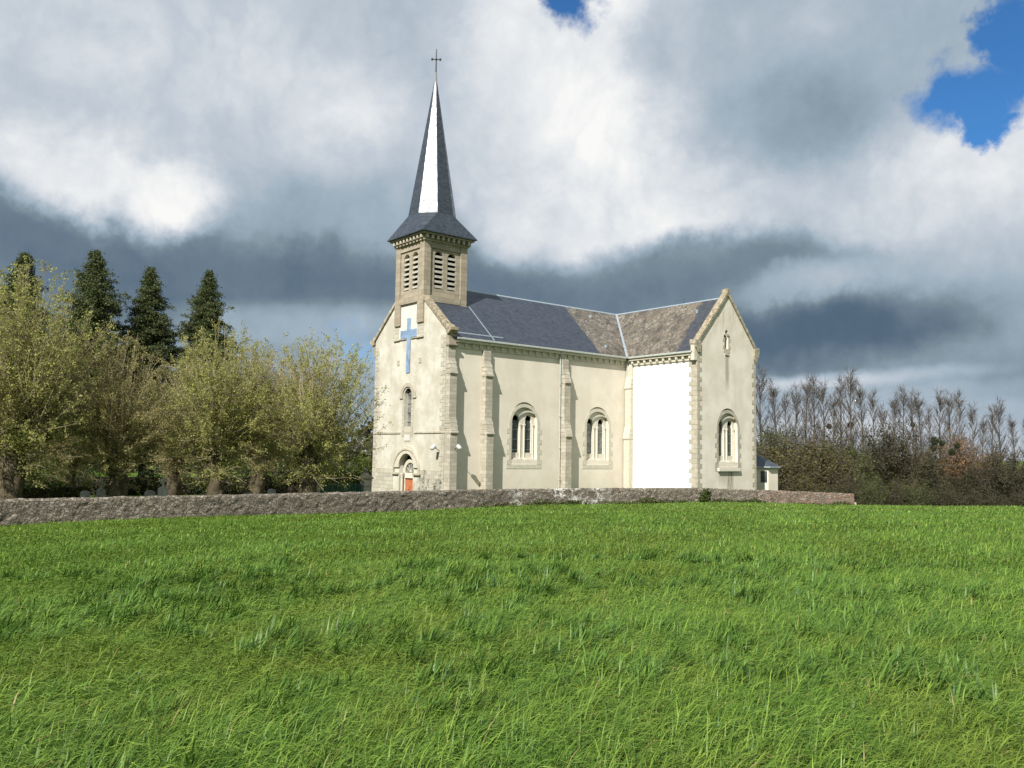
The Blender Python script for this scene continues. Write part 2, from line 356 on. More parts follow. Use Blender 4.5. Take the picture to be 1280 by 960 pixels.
M['bark_poplar'] = simple('pale_poplar_bark', (.235, .22, .185), .9, .1, .35, 1.5, .02)
M['twig_grey'] = simple('grey_brown_twigs', (.095, .078, .06), .9, .1, .25, 1, .004)
M['bark_dark'] = simple('dark_bark', (.07, .055, .04), .95, .1, .3, 2, .03)
M['granite'] = simple('headstone_granite', (.48, .46, .43), .7, .3, .15, 6, .004)
M['granite_dark'] = simple('dark_headstone', (.16, .15, .15), .5, .4, .15, 6, .003)
M['fence_green'] = simple('green_painted_metal', (.012, .085, .06), .5, .4, .1, 6, .001)

def ground_mat():
    m, t, bs, co = mat('field_turf', .95, .1)
    n = t.noise(co, .35, 7, .65); n2 = t.noise(co, 5, 7, .7); n3 = t.noise(co, .08, 4, .6)
    b = t.mix(t.remap(n, .35, .65), (.062, .115, .015), (.09, .14, .02))
    b = t.mix(t.math('MULTIPLY', t.remap(n2, .45, .7), .6), b, (.035, .070, .014))
    b = t.mix(t.math('MULTIPLY', t.remap(n3, .45, .65), .4), b, (.11, .135, .035))
    setc(t, bs, b); bump(t, bs, n2, .12); return m
M['ground'] = ground_mat()
def grass_mat():
    m, t, bs, co = mat('grass_blades', .46, .28)
    at = t.add('ShaderNodeAttribute', attribute_name='tint').outputs['Color']
    setc(t, bs, at)
    trn = t.add('ShaderNodeBsdfTranslucent', {'Color': at})
    mx = t.add('ShaderNodeMixShader', {0: .28, 1: bs.outputs[0], 2: trn.outputs[0]})
    t.l.new(mx.outputs[0], t.n['Material Output'].inputs[0]); return m
M['grass'] = grass_mat()

# ------------------------------------------------------------------ object helpers
def tag(o, label=None, cat=None, group=None, kind=None):
    if label: o['label'] = label
    if cat: o['category'] = cat
    if group: o['group'] = group
    if kind: o['kind'] = kind
    return o
def empty(name, loc, label, cat, group=None, rz=0, sc=1):
    o = bpy.data.objects.new(name, None); COL.objects.link(o); o.location = loc; o.rotation_euler = (0, 0, rz)
    o.scale = (sc, sc, sc) if not hasattr(sc, '__len__') else sc
    o.empty_display_size = .3
    return tag(o, label, cat, group)
def link_mesh(me, name, m, parent=None, world=False):
    me.materials.append(M[m] if isinstance(m, str) else m)
    o = bpy.data.objects.new(name, me); COL.objects.link(o)
    if parent is not None:
        o.parent = parent
        if world:
            q = parent
            off = Vector((0, 0, 0))
            while q is not None: 
                off += q.location; q = q.parent
            o.matrix_parent_inverse = Matrix.Translation(-off)
    return o
def npmesh(name, verts, faces_flat, fsize):
    me = bpy.data.meshes.new(name); nv = len(verts); nf = len(faces_flat)//fsize
    me.vertices.add(nv); me.vertices.foreach_set('co', np.asarray(verts, dtype=np.float32).ravel())
    me.loops.add(len(faces_flat)); me.loops.foreach_set('vertex_index', np.asarray(faces_flat, dtype=np.int32))
    me.polygons.add(nf); me.polygons.foreach_set('loop_start', np.arange(nf, dtype=np.int32)*fsize)
    me.update(calc_edges=True); return me

class MB:
    def __init__(s): s.v = []; s.f = []
    def _add(s, vs, fs):
        o = len(s.v); s.v += [tuple(v) for v in vs]; s.f += [tuple(i+o for i in f) for f in fs]; return s
    def box(s, x0, x1, y0, y1, z0, z1):
        v = [(x, y, z) for z in (z0, z1) for y in (y0, y1) for x in (x0, x1)]
        return s._add(v, [(0, 2, 3, 1), (4, 5, 7, 6), (0, 1, 5, 4), (2, 6, 7, 3), (0, 4, 6, 2), (1, 3, 7, 5)])
    def hexa(s, lo, hi):         # four bottom, four top points
        return s._add(list(lo)+list(hi), [(3, 2, 1, 0), (4, 5, 6, 7), (0, 1, 5, 4), (1, 2, 6, 5), (2, 3, 7, 6), (3, 0, 4, 7)])
    def prism(s, poly, ax, a, b):  # poly of 2-D points extruded along axis ax from a to b
        def P(p, d):
            if ax == 'x': return (d, p[0], p[1])
            if ax == 'y': return (p[0], d, p[1])
            return (p[0], p[1], d)
        n = len(poly)
        return s._add([P(p, a) for p in poly]+[P(p, b) for p in poly], [tuple(range(n)), tuple(range(2*n-1, n-1, -1))]+[(i, i+n, (i+1) % n+n, (i+1) % n) for i in range(n)])
    def plate(s, outer, holes, ax, a, b):
        loops = [outer]+list(holes); allp = [p for l in loops for p in l]
        tris = tessellate_polygon([[Vector((p[0], p[1], 0)) for p in l] for l in loops])
        def P(p, d): return (d, p[0], p[1]) if ax == 'x' else ((p[0], d, p[1]) if ax == 'y' else (p[0], p[1], d))
        n = len(allp); fs = [tuple(t) for t in tris]+[tuple(i+n for i in reversed(t)) for t in tris]
        k = 0
        for l in loops:
            m = len(l)
            for i in range(m): fs.append((k+i, k+(i+1) % m, k+(i+1) % m+n, k+i+n))
            k += m
        return s._add([P(p, a) for p in allp]+[P(p, b) for p in allp], fs)
    def slab(s, pts, th=.1):      # planar polygon thickened straight down
        n = len(pts)
        return s._add(list(pts)+[(p[0], p[1], p[2]-th) for p in pts], [tuple(range(n)), tuple(range(2*n-1, n-1, -1))]+[(i, i+n, (i+1) % n+n, (i+1) % n) for i in range(n)])
    def tube(s, pts, rad, n=6, cap=True):
        pts = [Vector(p) for p in pts]; o = len(s.v); k = len(pts)
        for i, p in enumerate(pts):
            d = (pts[min(i+1, k-1)]-pts[max(i-1, 0)]).normalized()
            a = d.cross(Vector((0, 0, 1)) if abs(d.z) < .9 else Vector((1, 0, 0))).normalized(); b = d.cross(a)
            r = rad[i] if hasattr(rad, '__len__') else rad
            for j in range(n):
                q = p+(a*math.cos(2*math.pi*j/n)+b*math.sin(2*math.pi*j/n))*r; s.v.append(tuple(q))
        for i in range(k-1):
            for j in range(n):
                s.f.append((o+i*n+j, o+i*n+(j+1) % n, o+(i+1)*n+(j+1) % n, o+(i+1)*n+j))
        if cap: s.f.append(tuple(o+j for j in range(n-1, -1, -1))); s.f.append(tuple(o+(k-1)*n+j for j in range(n)))
        return s
    def lathe(s, c, prof, n=16):
        o = len(s.v); k = len(prof)
        for (r, z) in prof:
            for j in range(n): s.v.append((c[0]+r*math.cos(2*math.pi*j/n), c[1]+r*math.sin(2*math.pi*j/n), c[2]+z))
        for i in range(k-1):
            for j in range(n): s.f.append((o+i*n+j, o+i*n+(j+1) % n, o+(i+1)*n+(j+1) % n, o+(i+1)*n+j))
        s.f.append(tuple(o+j for j in range(n-1, -1, -1))); s.f.append(tuple(o+(k-1)*n+j for j in range(n)))
        return s
    def build(s, name, m, parent=None, world=True, bevel=0, smooth=False):
        me = bpy.data.meshes.new(name); me.from_pydata(s.v, [], s.f); me.update()
        bm = bmesh.new(); bm.from_mesh(me); bmesh.ops.recalc_face_normals(bm, faces=bm.faces)
        bm.to_mesh(me); bm.free()
        if smooth:
            for p in me.polygons: p.use_smooth = True
        o = link_mesh(me, name, m, parent, world)
        if bevel:
            b = o.modifiers.new('bevel', 'BEVEL'); b.width = bevel; b.segments = 2; b.limit_method = 'ANGLE'; b.angle_limit = R(50)
        return o
def arch(c, hw, z0, zs, n=14, rise=None):     # closed outline: arched opening, centre c, half width, base, springing
    rise = hw if rise is None else rise
    return [(c-hw, z0), (c+hw, z0)]+[(c+hw*math.cos(math.pi*i/n), zs+rise*math.sin(math.pi*i/n)) for i in range(0, n+1)]
def ring(c, r0, r1, zs, n=18, a0=0, a1=math.pi):
    return [(c+r1*math.cos(a0+(a1-a0)*i/n), zs+r1*math.sin(a0+(a1-a0)*i/n)) for i in range(n+1)]+[(c+r0*math.cos(a1-(a1-a0)*i/n), zs+r0*math.sin(a1-(a1-a0)*i/n)) for i in range(n+1)]

# ------------------------------------------------------------------ terrain
WALL = [(-48, -12.6), (-38, -11.6), (-32.9, -11.2), (-28.8, -10.2), (-25.2, -9.95), (-21.0, -9.9), (-15.2, -9.5), (-9.2, -9.2), (-0.9, -9.1), (6.2, -10.1), (13.6, -12.2), (17.5, -14.0), (23.6, -17.7)]
def wall_y(x):
    for (a, b) in zip(WALL, WALL[1:]):
        if x <= b[0]: return a[1]+(b[1]-a[1])*(x-a[0])/(b[0]-a[0])
    a, b = WALL[-2], WALL[-1]; return b[1]+(b[1]-a[1])*(x-b[0])/(b[0]-a[0])
def sst(a, b, x):
    t = np.clip((x-a)/(b-a), 0, 1); return t*t*(3-2*t)
WX = np.array([p[0] for p in WALL]); WY = np.array([p[1] for p in WALL])
def gz(x, y):
    x = np.asarray(x, float); y = np.asarray(y, float)
    xc = np.clip(x, -120, 90); yc = np.clip(y, -140, 40)
    f = .78+(-9.5-yc)*.0395-.05*np.maximum(0, xc-12)-.02*np.maximum(0, xc-21)
    D = (x-CAM[0])*math.cos(_y)+(y-CAM[1])*math.sin(_y)
    wy = np.interp(x, WX, WY, right=-17.7); wy = np.where(x > 23.6, -17.7-.6*(x-23.6), wy)
    inside = sst(-.2, .2, y-wy-.0)
    yard = .4-.06*np.maximum(0, x-23)
    z = f*(1-inside)+yard*inside
    drop = np.minimum(np.maximum(0, D-65)*.10, 5.2)*sst(24, 30, x)
    z = z-drop
    z = np.maximum(z, -6)
    far = sst(150, 480, D)*7.5+sst(480, 1500, D)*2
    rise = np.where(D > 150, far, 0)
    z = z*(1-sst(120, 260, D))+(-4.5)*sst(120, 260, D)+rise
    z = z+.05*np.sin(x*.31+1.3*np.sin(y*.17))*np.cos(y*.27)*(1-inside)
    return z
def axis(lo, hi, mid0, mid1, step, grow=1.16):
    a = list(np.arange(mid0, mid1+1e-6, step)); s = step
    while a[-1] < hi: s *= grow; a.append(a[-1]+s)
    s = step
    while a[0] > lo: s *= grow; a.insert(0, a[0]-s)
    return np.array(a)
gx = axis(-1500, 2200, -50, 60, .8); gy = axis(-1200, 2200, -58, 20, .8)
X, Y = np.meshgrid(gx, gy); Z = gz(X, Y)
vv = np.stack([X, Y, Z], -1).reshape(-1, 3); nx, ny = len(gx), len(gy)
idx = np.arange(nx*ny).reshape(ny, nx)
ff = np.stack([idx[:-1, :-1], idx[:-1, 1:], idx[1:, 1:], idx[1:, :-1]], -1).reshape(-1)
gme = npmesh('ground', vv, ff, 4)
for p in gme.polygons: p.use_smooth = True
tag(link_mesh(gme, 'ground', 'ground'), kind='structure')

# ------------------------------------------------------------------ the church
G0 = .4
CH = empty('church', (0, 0, G0), 'cream rendered village church with slate roofs, west bell tower and tall octagonal spire', 'church')
TX0, TX1, TY = 18.8, 26.5, -7.5; TC = 22.65
EZ, RZ = 12.34, 17.14
def B_(): return MB()
# west front
holes = [arch(4.95, 1.02, 0.42, 2.95), arch(4.93, .47, 5.96, 8.80)]
out = [(0, G0), (10, G0), (10, 12.9), (7.35, 15.35), (2.65, 15.35), (0, 12.9)]
# ground-level hole must stay inside the outline
B_().plate([(0, .2), (10, .2)]+out[2:], holes, 'x', 0, .55).build('facade_wall', 'plaster_facade', CH)
# ashlar plinth, string course, quoins on the west front
B_().plate([(-.0, .2), (3.05, .2), (3.05, 2.73), (0, 2.73)], [], 'x', -.03, 0.0).build('ashlar_plinth', 'ashlar_base', CH)
B_().plate([(6.85, .2), (10, .2), (10, 2.73), (6.85, 2.73)], [], 'x', -.03, 0.0).build('ashlar_plinth', 'ashlar_base', CH)
B_().box(-.07, 0, .02, 4.0, 5.42, 5.56).build('string_course', 'trim_grey', CH, bevel=.02)
B_().box(-.07, 0, 5.9, 9.98, 5.42, 5.56).build('string_course', 'trim_grey', CH, bevel=.02)
for y0, sg in ((0.0, 1), (10.0, -1)):
    q = B_(); z = 2.76; i = 0
    while z < 12.3:
        h_ = .30+.06*random.random(); w_ = (.62 if i % 2 else .38)+.05*random.random()
        a, b = (y0, y0+sg*w_); q.box(-.022, 0, min(a, b), max(a, b), z+.006, z+h_-.006); z += h_; i += 1
        if 5.35 < z < 5.6: z = 5.6
    q.build('quoins', 'ashlar_base', CH, bevel=.01)
# south and north nave walls, choir
W1 = arch(7.42, 1.28, 3.6, 6.72); W2 = arch(15.32, 1.28, 3.6, 6.72)
B_().plate([(.55, .2), (18.8, .2), (18.8, 12.2), (.55, 12.2)], [W1, W2], 'y', 0, .6).build('nave_wall', 'plaster_south', CH)
B_().plate([(.55, .2), (18.8, .2), (18.8, 12.2), (.55, 12.2)], [], 'y', 9.4, 10).build('nave_wall', 'plaster_south', CH)
B_().plate([(TX0, .2), (TX1, .2), (TX1, 12.92), (TC, 17.3), (TX0, 12.92)], [arch(22.7, 1.26, 3.62, 6.72), arch(22.57, .20, 12.85, 14.15, rise=.24)], 'y', TY, TY+.5).build('transept_gable', 'plaster_gable', CH)
B_().plate([(TX0, .2), (TX1, .2), (TX1, 12.92), (TC, 17.3), (TX0, 12.92)], [], 'y', 17, 17.5).build('transept_gable', 'plaster_gable', CH)
B_().box(TX0, TX0+.5, TY+.5, 0, .2, 12.2).build('transept_wall', 'plaster_white', CH)
B_().box(TX0, TX0+.5, 10, 17, .2, 12.2).build('transept_wall', 'plaster_white', CH)
B_().box(TX1-.5, TX1, TY+.5, 17, .2, 12.2).build('transept_wall', 'plaster_white', CH)
ap = [(TX1, .8), (32, .8)]+[(32+4.2*math.sin(R(a)), 5-4.2*math.cos(R(a))) for a in (30, 60, 90, 120, 150)]+[(32, 9.2), (TX1, 9.2)]
B_().prism(ap, 'z', .2, 11.9).build('choir_wall', 'plaster_south', CH)
# roofs
def roof(name, m, pts, th=.12): return B_().slab(pts, th).build(name, m, CH)
roof('roof_slope', 'slate_nave', [(.32, -.38, EZ), (18.42, -.38, EZ), (TC, 5, RZ), (.32, 5, RZ)])
roof('roof_slope', 'slate_plain', [(.32, 10.38, EZ), (.32, 5, RZ), (TC, 5, RZ), (18.42, 10.38, EZ)])
roof('roof_slope', 'slate_transept', [(18.42, -.38, EZ), (18.42, TY+.22, EZ), (TC, TY+.22, RZ), (TC, 5, RZ)])
roof('roof_slope', 'slate_transept', [(26.88, TY+.22, EZ), (26.88, 0, EZ), (TC, 5, RZ), (TC, TY+.22, RZ)])
roof('roof_slope', 'slate_plain', [(18.42, 10.38, EZ), (TC, 5, RZ), (TC, 17.3, RZ), (18.42, 17.3, EZ)])
roof('roof_slope', 'slate_plain', [(26.88, 10, EZ), (26.88, 17.3, EZ), (TC, 17.3, RZ), (TC, 5, RZ)])
cr = B_(); apr = [(TX1-1, .5), (32, .5)]+[(32+4.5*math.sin(R(a)), 5-4.5*math.cos(R(a))) for a in (30, 60, 90, 120, 150)]+[(32, 9.5), (TX1-1, 9.5)]
rid = [(TC+1, 5, 16.6), (32, 5, 16.6)]
n_ = len(apr); cr._add([(p[0], p[1], 11.95) for p in apr]+rid, [(0, 1, n_+1, n_)]+[(i, i+1, n_+1) for i in range(1, n_-2)]+[(n_-2, n_-1, n_, n_+1)]).build('choir_roof', 'slate_plain', CH)
# ridge caps, valley, seams
def strip(p, q, wd, th=.05, up=.0):
    p, q = Vector(p), Vector(q); d = (q-p).normalized(); s = d.cross(Vector((0, 0, 1))).normalized()*wd/2; u = Vector((0, 0, th))
    e = Vector((0, 0, up)); return [p-s+e, q-s+e, q+s+e, p+s+e], [p-s+e+u, q-s+e+u, q+s+e+u, p+s+e+u]
def cap(p, q):
    m = B_(); p, q = Vector(p), Vector(q); d = (q-p).normalized(); s = d.cross(Vector((0, 0, 1))).normalized()*.10
    lo = Vector((0, 0, -.09)); u = Vector((0, 0, .045))
    m.hexa([p-s+lo, q-s+lo, q+lo*.2, p+lo*.2], [p-s+lo+u, q-s+lo+u, q+u, p+u]); m.hexa([p+lo*.2, q+lo*.2, q+s+lo, p+s+lo], [p+u, q+u, q+s+lo+u, p+s+lo+u]); return m
cap((3.9, 5, RZ), (TC, 5, RZ)).build('ridge_cap', 'zinc', CH)
cap((TC, 5, RZ), (TC, TY+.4, RZ)).build('ridge_cap', 'zinc', CH)
lo, hi_ = strip((18.42, -.38, EZ), (TC, 5, RZ), .40, .05, .012); B_().hexa(lo, hi_).build('valley_flashing', 'zinc', CH)
sm = B_(); sm.hexa([(4.10, -.30, EZ+.07), (4.15, -.30, EZ+.07), (4.15, 3.0, 15.37), (4.10, 3.0, 15.37)], [(4.10, -.30, EZ+.12), (4.15, -.30, EZ+.12), (4.15, 3.0, 15.42), (4.10, 3.0, 15.42)]).build('roof_seam', 'zinc', CH)
sm = B_(); sm.hexa([(.40, .02, EZ+.38), (5.2, .02, EZ+.38), (5.2, .06, EZ+.42), (.40, .06, EZ+.42)], [(.40, .02, EZ+.44), (5.2, .02, EZ+.44), (5.2, .06, EZ+.47), (.40, .06, EZ+.47)]).build('snow_rail', 'zinc', CH)
for (x, y) in ((18.3, 4.0), (16.7, .5)):
    z = EZ+(y+.38)/5.38*4.8; B_().box(x-.09, x+.09, y-.12, y+.12, z-.05, z+.22).build('roof_vent', 'zinc', CH, bevel=.02)
B_().box(TC-1.05, TC-.87, -5.3, -5.1, RZ-1.3, RZ-.9).build('roof_vent', 'zinc', CH, bevel=.02)
av = B_(); av.tube([(TC-.1, -3.1, RZ), (TC-.1, -3.1, RZ+.45)], .02); av.tube([(TC-.1, -3.3, RZ+.4), (TC-.1, -2.9, RZ+.4)], .015); av.build('ridge_ornament', 'iron', CH)
# gutters and bracketed cornices
def cornice(axis_, a, b, face, sgn, brp=.2):
    c = B_(); g = B_(); fb = B_()
    def bx(m, u0, u1, w0, w1, z0, z1):
        w0, w1 = sorted((face+sgn*w0, face+sgn*w1))
        if axis_ == 'x': m.box(u0, u1, w0, w1, z0, z1)
        else: m.box(w0, w1, u0, u1, z0, z1)
    bx(c, a, b, .003, .36, 12.02, 12.20); bx(c, a, b, .003, .10, 11.62, 12.02)
    n = int((b-a)/.66)
    for i in range(n):
        u = a+.3+(b-a-.6)*i/max(1, n-1); bx(fb, u-.10, u+.10, .10, brp, 11.76, 12.02); bx(fb, u-.10, u+.10, .10, brp*.7, 11.66, 11.76); fb.build('bracket', 'trim', CH, bevel=.02); fb = B_()
    bx(g, a, b, .38, .50, 12.205, 12.36)
    c.build('cornice', 'trim', CH, bevel=.015); g.build('gutter', 'zinc_gutter', CH, bevel=.03)
cornice('x', .62, 18.28, 0, -1)
cornice('y', TY+.25, -.52, TX0, -1, .30)
# buttresses
def buttress(x0, x1, name_top=11.6, lip=True, ax='y', wall=0., sg=-1, m='ashlar', w=1.0):
    prof = [(0, .2), (.70, .2), (.70, 5.32), (.78, 5.40), (.78, 5.58), (.50, 6.55), (.50, 9.58), (.58, 9.66), (.58, 9.82), (.26, 10.80), (.26, name_top), (0, name_top)]
    poly = [(wall+sg*(p*w+.001), z) for p, z in prof]
    b = B_(); b.prism([(p[0], p[1]) for p in poly], 'x' if ax == 'y' else 'y', x0, x1)
    if ax != 'y': pass
    for zt, p0, p1 in ((5.40, .78, .50), (9.66, .58, .26)):      # weathering slabs overlapping like three courses, a touch wider than the shaft
        for k in range(3):
            za = zt+.02+k*.34; zb = za+.30; pa = p0+.03-(p0-p1)*k/3; pb = p0+.03-(p0-p1)*(k+1)/3
            pol = [(wall+sg*.002, za), (wall+sg*pa*w, za), (wall+sg*pa*w, za+.07), (wall+sg*pb*w, zb), (wall+sg*.002, zb)]
            b.prism(pol, 'x' if ax == 'y' else 'y', x0-.03, x1+.03)
    return b.build('buttress', m, CH, bevel=.012)
buttress(-.01, .62); buttress(3.22, 3.88); buttress(11.08, 11.74)
buttress(-.72, -.08, ax='x', wall=TX0, m='trim', w=.7)
for xx in (3.22, 11.08): pass
buttress(3.22, 3.88, wall=10, sg=1); buttress(11.08, 11.74, wall=10, sg=1)
# upper block of the south-west corner (kneeler stage)
B_().box(-.03, .62, -.34, 0, 11.62, 12.55).box(-.08, .70, -.42, -.003, 11.72, 11.86).build('corner_pier', 'tower', CH, bevel=.02)
B_().box(-.03, .62, 10, 10.34, 11.62, 12.55).build('corner_pier', 'tower', CH, bevel=.02)
# raking copings
def rake(y0, z0, y1, z1, ax, a, b, m='coping', th=.30):
    n = int(math.hypot(y1-y0, z1-z0)/.85)+1; o = B_()
    for i in range(n):
        t0, t1 = i/n, (i+1)/n; g = .006
        ya, za = y0+(y1-y0)*t0, z0+(z1-z0)*t0+g; yb, zb = y0+(y1-y0)*t1, z0+(z1-z0)*t1-g
        j = .025*random.random()
        o.prism([(ya, za-.02), (yb, zb-.02), (yb, zb+th+j), (ya, za+th+j)], ax, a-j, b+j)
    return o.build('gable_coping', m, CH, bevel=.025)
rake(-.42, 12.62, 2.99, 15.5, 'x', -.14, .42)
rake(10.42, 12.62, 7.01, 15.5, 'x', -.14, .42, 'coping_grey')
kn = B_()
kn.prism([(-.72, 12.78), (-.72, 13.0), (-.4, 13.05), (-.1, 13.3), (-.1, 12.62), (-.35, 12.5)], 'x', -.16, .55); kn.build('kneeler', 'coping', CH, bevel=.03)
kn = B_(); kn.prism([(10.72, 12.78), (10.72, 13.0), (10.4, 13.05), (10.1, 13.3), (10.1, 12.62), (10.35, 12.5)], 'x', -.16, .55); kn.build('kneeler', 'coping_grey', CH, bevel=.03)
rake(18.62, 12.78, TC, 17.32, 'y', TY-.14, TY+.42, 'coping'); rake(26.68, 12.78, TC, 17.32, 'y', TY-.14, TY+.42, 'coping_grey')
B_().prism([(TC-.2, 17.36), (TC+.2, 17.36), (TC+.12, 17.82), (TC-.12, 17.82)], 'y', TY-.18, TY+.42).build('apex_stone', 'coping', CH, bevel=.04)
B_().prism([(18.36, 12.95), (18.50, 12.6), (18.80, 12.25), (19.1, 12.25), (19.1, 13.15), (18.4, 13.25)], 'y', TY-.16, TY+.42).build('kneeler', 'coping_grey', CH, bevel=.03)
B_().prism([(26.94, 12.95), (26.84, 12.6), (26.50, 11.9), (26.2, 12.25), (26.2, 13.15), (26.9, 13.25)], 'y', TY-.16, TY+.42).build('kneeler', 'coping_grey', CH, bevel=.03)
B_().box(18.42, 18.80, TY-.02, TY+.35, 11.6, 13.1).build('corner_pier', 'trim', CH, bevel=.02)
# transept quoins
qa, qb = B_(), B_(); z = .45; i = 0
while z < 12.1:
    h_ = .38; w_ = .55 if i % 2 else .30
    qa.box(TX0-.02, TX0+w_, TY-.022, TY, z+.006, z+h_-.006); qb.box(TX1-w_, TX1+.02, TY-.022, TY, z+.006, z+h_-.006)
    w2 = .30 if i % 2 else .55
    qa.box(TX0-.022, TX0, TY, TY+w2+.3, z+.006, z+h_-.006); z += h_; i += 1
qa.build('quoins', 'trim_grey', CH, bevel=.01); qb.build('quoins', 'trim_grey', CH, bevel=.01)
# downpipes
for x, y in ((10.93, -.16), (18.62, -.20)):
    d = B_(); d.tube([(x, y-.25, 12.1), (x, y, 11.85), (x, y, .4)], .055, 8)
    for z in (2, 4.5, 7, 9.5): d.box(x-.08, x+.08, y-.08, y+.08, z, z+.05)
    d.build('downpipe', 'zinc_gutter', CH)
# twin-lancet windows
def twin_window(c, y, m='glass', gable=False, parent=CH):
    hw = 1.26 if gable else 1.28
    f = B_(); f.plate(arch(c, hw-.004, 3.62, 6.72), [arch(c-.63, .325, 4.12, 6.68, 10), arch(c+.63, .325, 4.12, 6.68, 10)], 'y', y+.30, y+.50)
    wn = f.build('window', 'tracery', parent)
    for s_ in (-1, 1):
        g = B_(); g.prism(arch(c+s_*.63, .33, 4.10, 6.70, 10), 'y', y+.44, y+.47); g.build('glass', m, wn)
    t = B_()                                          # colonnettes and hood
    for dx in (-1.08, -.20, .20, 1.08):
        t.tube([(c+dx, y+.285, 4.12), (c+dx, y+.285, 6.6)], .055, 10); t.box(c+dx-.085, c+dx+.085, y+.21, y+.31, 6.6, 6.74); t.box(c+dx-.085, c+dx+.085, y+.21, y+.31, 4.0, 4.14)
    t.build('colonnettes', 'tracery', wn, bevel=.01)
    b = B_()
    for s_ in (-1, 1):
        for z in (4.75, 5.55, 6.3): b = B_(); b.box(c+s_*.63-.33, c+s_*.63+.33, y+.405, y+.425, z-.015, z+.015); b.build('saddle_bar', 'zinc', wn)
    s = B_(); s.prism([(y-.015, 3.45), (y-.015, 3.66), (y+.29, 3.86), (y+.29, 3.45)], 'x', c-hw+.004, c+hw-.004)
    s.box(c-1.02, c-.22, y+.12, y+.30, 3.86, 4.11).box(c+.22, c+1.02, y+.12, y+.30, 3.86, 4.11)
    if gable: s.box(c-hw-.16, c+hw+.16, y-.20, y-.002, 3.28, 3.55)
    s.build('sill', 'tracery', wn, bevel=.015)
    a = B_(); ro = hw+.26                             # flush stone surround with toothed blocks
    a.prism(ring(c, hw, ro, 6.72, 22), 'y', y-.02, y)
    z = 3.62; i = 0
    while z < 6.6:
        w_ = .46 if i % 2 == 0 else .26
        a.box(c-hw-w_, c-hw, y-.02, y, z, z+.375).box(c+hw, c+hw+w_, y-.02, y, z, z+.375); z += .388; i += 1
    a.box(c-hw-.46, c+hw+.46, y-.02, y, 3.30, 3.60)
    a.build('surround', 'trim_grey' if gable else 'trim', wn, bevel=.006)
    return wn
twin_window(7.42, 0); twin_window(15.32, 0, 'glass_pale'); twin_window(22.7, TY, 'glass', True)
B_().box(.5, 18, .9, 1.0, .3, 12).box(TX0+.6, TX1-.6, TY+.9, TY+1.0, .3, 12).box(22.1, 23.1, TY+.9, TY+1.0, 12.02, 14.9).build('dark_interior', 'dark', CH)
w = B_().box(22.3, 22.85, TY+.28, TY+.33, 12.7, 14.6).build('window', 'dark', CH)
s = B_()
for z, w_ in ((12.9, .18), (13.2, .3), (13.5, .16), (13.8, .3), (14.1, .18)): s.box(22.36-w_, 22.36, TY-.018, TY, z, z+.28).box(22.78, 22.78+w_, TY-.018, TY, z, z+.28)
s.prism(ring(22.57, .22, .40, 14.15, 10), 'y', TY-.018, TY); s.box(22.32, 22.82, TY-.07, TY+.2, 12.70, 12.86); s.build('surround', 'trim_grey', w, bevel=.006)
# west lancet
gl = B_().prism(arch(4.93, .48, 5.9, 8.82), 'x', .30, .34).build('window', 'glass_pale', CH)
for z in (6.7, 7.4, 8.1, 8.8): B_().box(.27, .295, 4.46, 5.40, z-.02, z+.02).build('saddle_bar', 'iron', gl)
s = B_(); s.prism(ring(4.93, .72, 1.04, 8.66, 18), 'x', -.10, 0); s.box(-.10, 0, 3.78, 4.24, 8.50, 8.66).box(-.10, 0, 5.62, 6.08, 8.50, 8.66); s.build('hood_mould', 'trim_grey', gl, bevel=.02)
s = B_(); s.plate([(4.15, 5.58), (5.71, 5.58), (5.71, 8.66)]+[(4.93+.72*math.cos(math.pi*i/14), 8.68+.72*math.sin(math.pi*i/14)) for i in range(15)]+[(4.15, 8.66)], [arch(4.93, .475, 5.95, 8.8)], 'x', -.02, 0); s.build('surround', 'ashlar_base', gl)
# portal
po = B_(); po.prism(ring(4.88, 1.05, 1.74, 2.86, 24), 'x', -.12, 0)
po = po.build('portal', 'trim', CH, bevel=.02)
s = B_(); s.prism(ring(4.95, .72, 1.018, 2.9, 20), 'x', .34, .52); s.box(.34, .52, 3.94, 4.24, .3, 2.9).box(.34, .52, 5.66, 5.96, .3, 2.9); s.build('inner_arch', 'trim', po, bevel=.02)
s = B_(); s.prism(ring(4.88, 1.72, 1.86, 2.86, 24), 'x', -.17, 0); s.box(-.16, 0, 2.92, 3.9, 2.72, 2.88).box(-.16, 0, 6.0, 6.84, 2.72, 2.88); s.build('hood_mould', 'trim_grey', po, bevel=.02)
for y in (4.09, 5.80):
    s = B_(); s.lathe((.16, y, G0), [(.15, 0), (.15, .15), (.12, .22), (.10, .3), (.10, 2.1), (.12, 2.14), (.11, 2.18), (.15, 2.32), (.15, 2.45)], 16); s.build('column', 'trim', po, smooth=False)
s = B_(); s.box(.42, .50, 4.28, 5.62, G0, 2.40); dr = s.build('door', 'door', po)
s = B_()
for a, b in ((4.32, 4.92), (4.98, 5.58)):
    for z0, z1 in ((.5, 1.15), (1.22, 1.8), (1.87, 2.32)): s.box(.385, .42, a+.06, b-.06, z0, z1)
s.build('door_panels', 'door', dr, bevel=.015)
B_().box(.365, .38, 5.05, 5.42, 1.28, 1.78).build('notice', 'paper', dr)
B_().box(.30, .50, 4.24, 5.66, 2.46, 2.86).build('lintel', 'tracery', po, bevel=.02)
s = B_(); s.prism([(4.95+.72*math.cos(math.pi*i/16), 2.88+.72*math.sin(math.pi*i/16)) for i in range(17)], 'x', .44, .5); s.build('tympanum', 'glass_pale', po)
s = B_()
for a in (30, 60, 90, 120, 150): s.tube([(.43, 4.95, 2.9), (.43, 4.95+.7*math.cos(R(a)), 2.9+.7*math.sin(R(a)))], .02, 6)
s.build('fanlight_bars', 'trim', po)
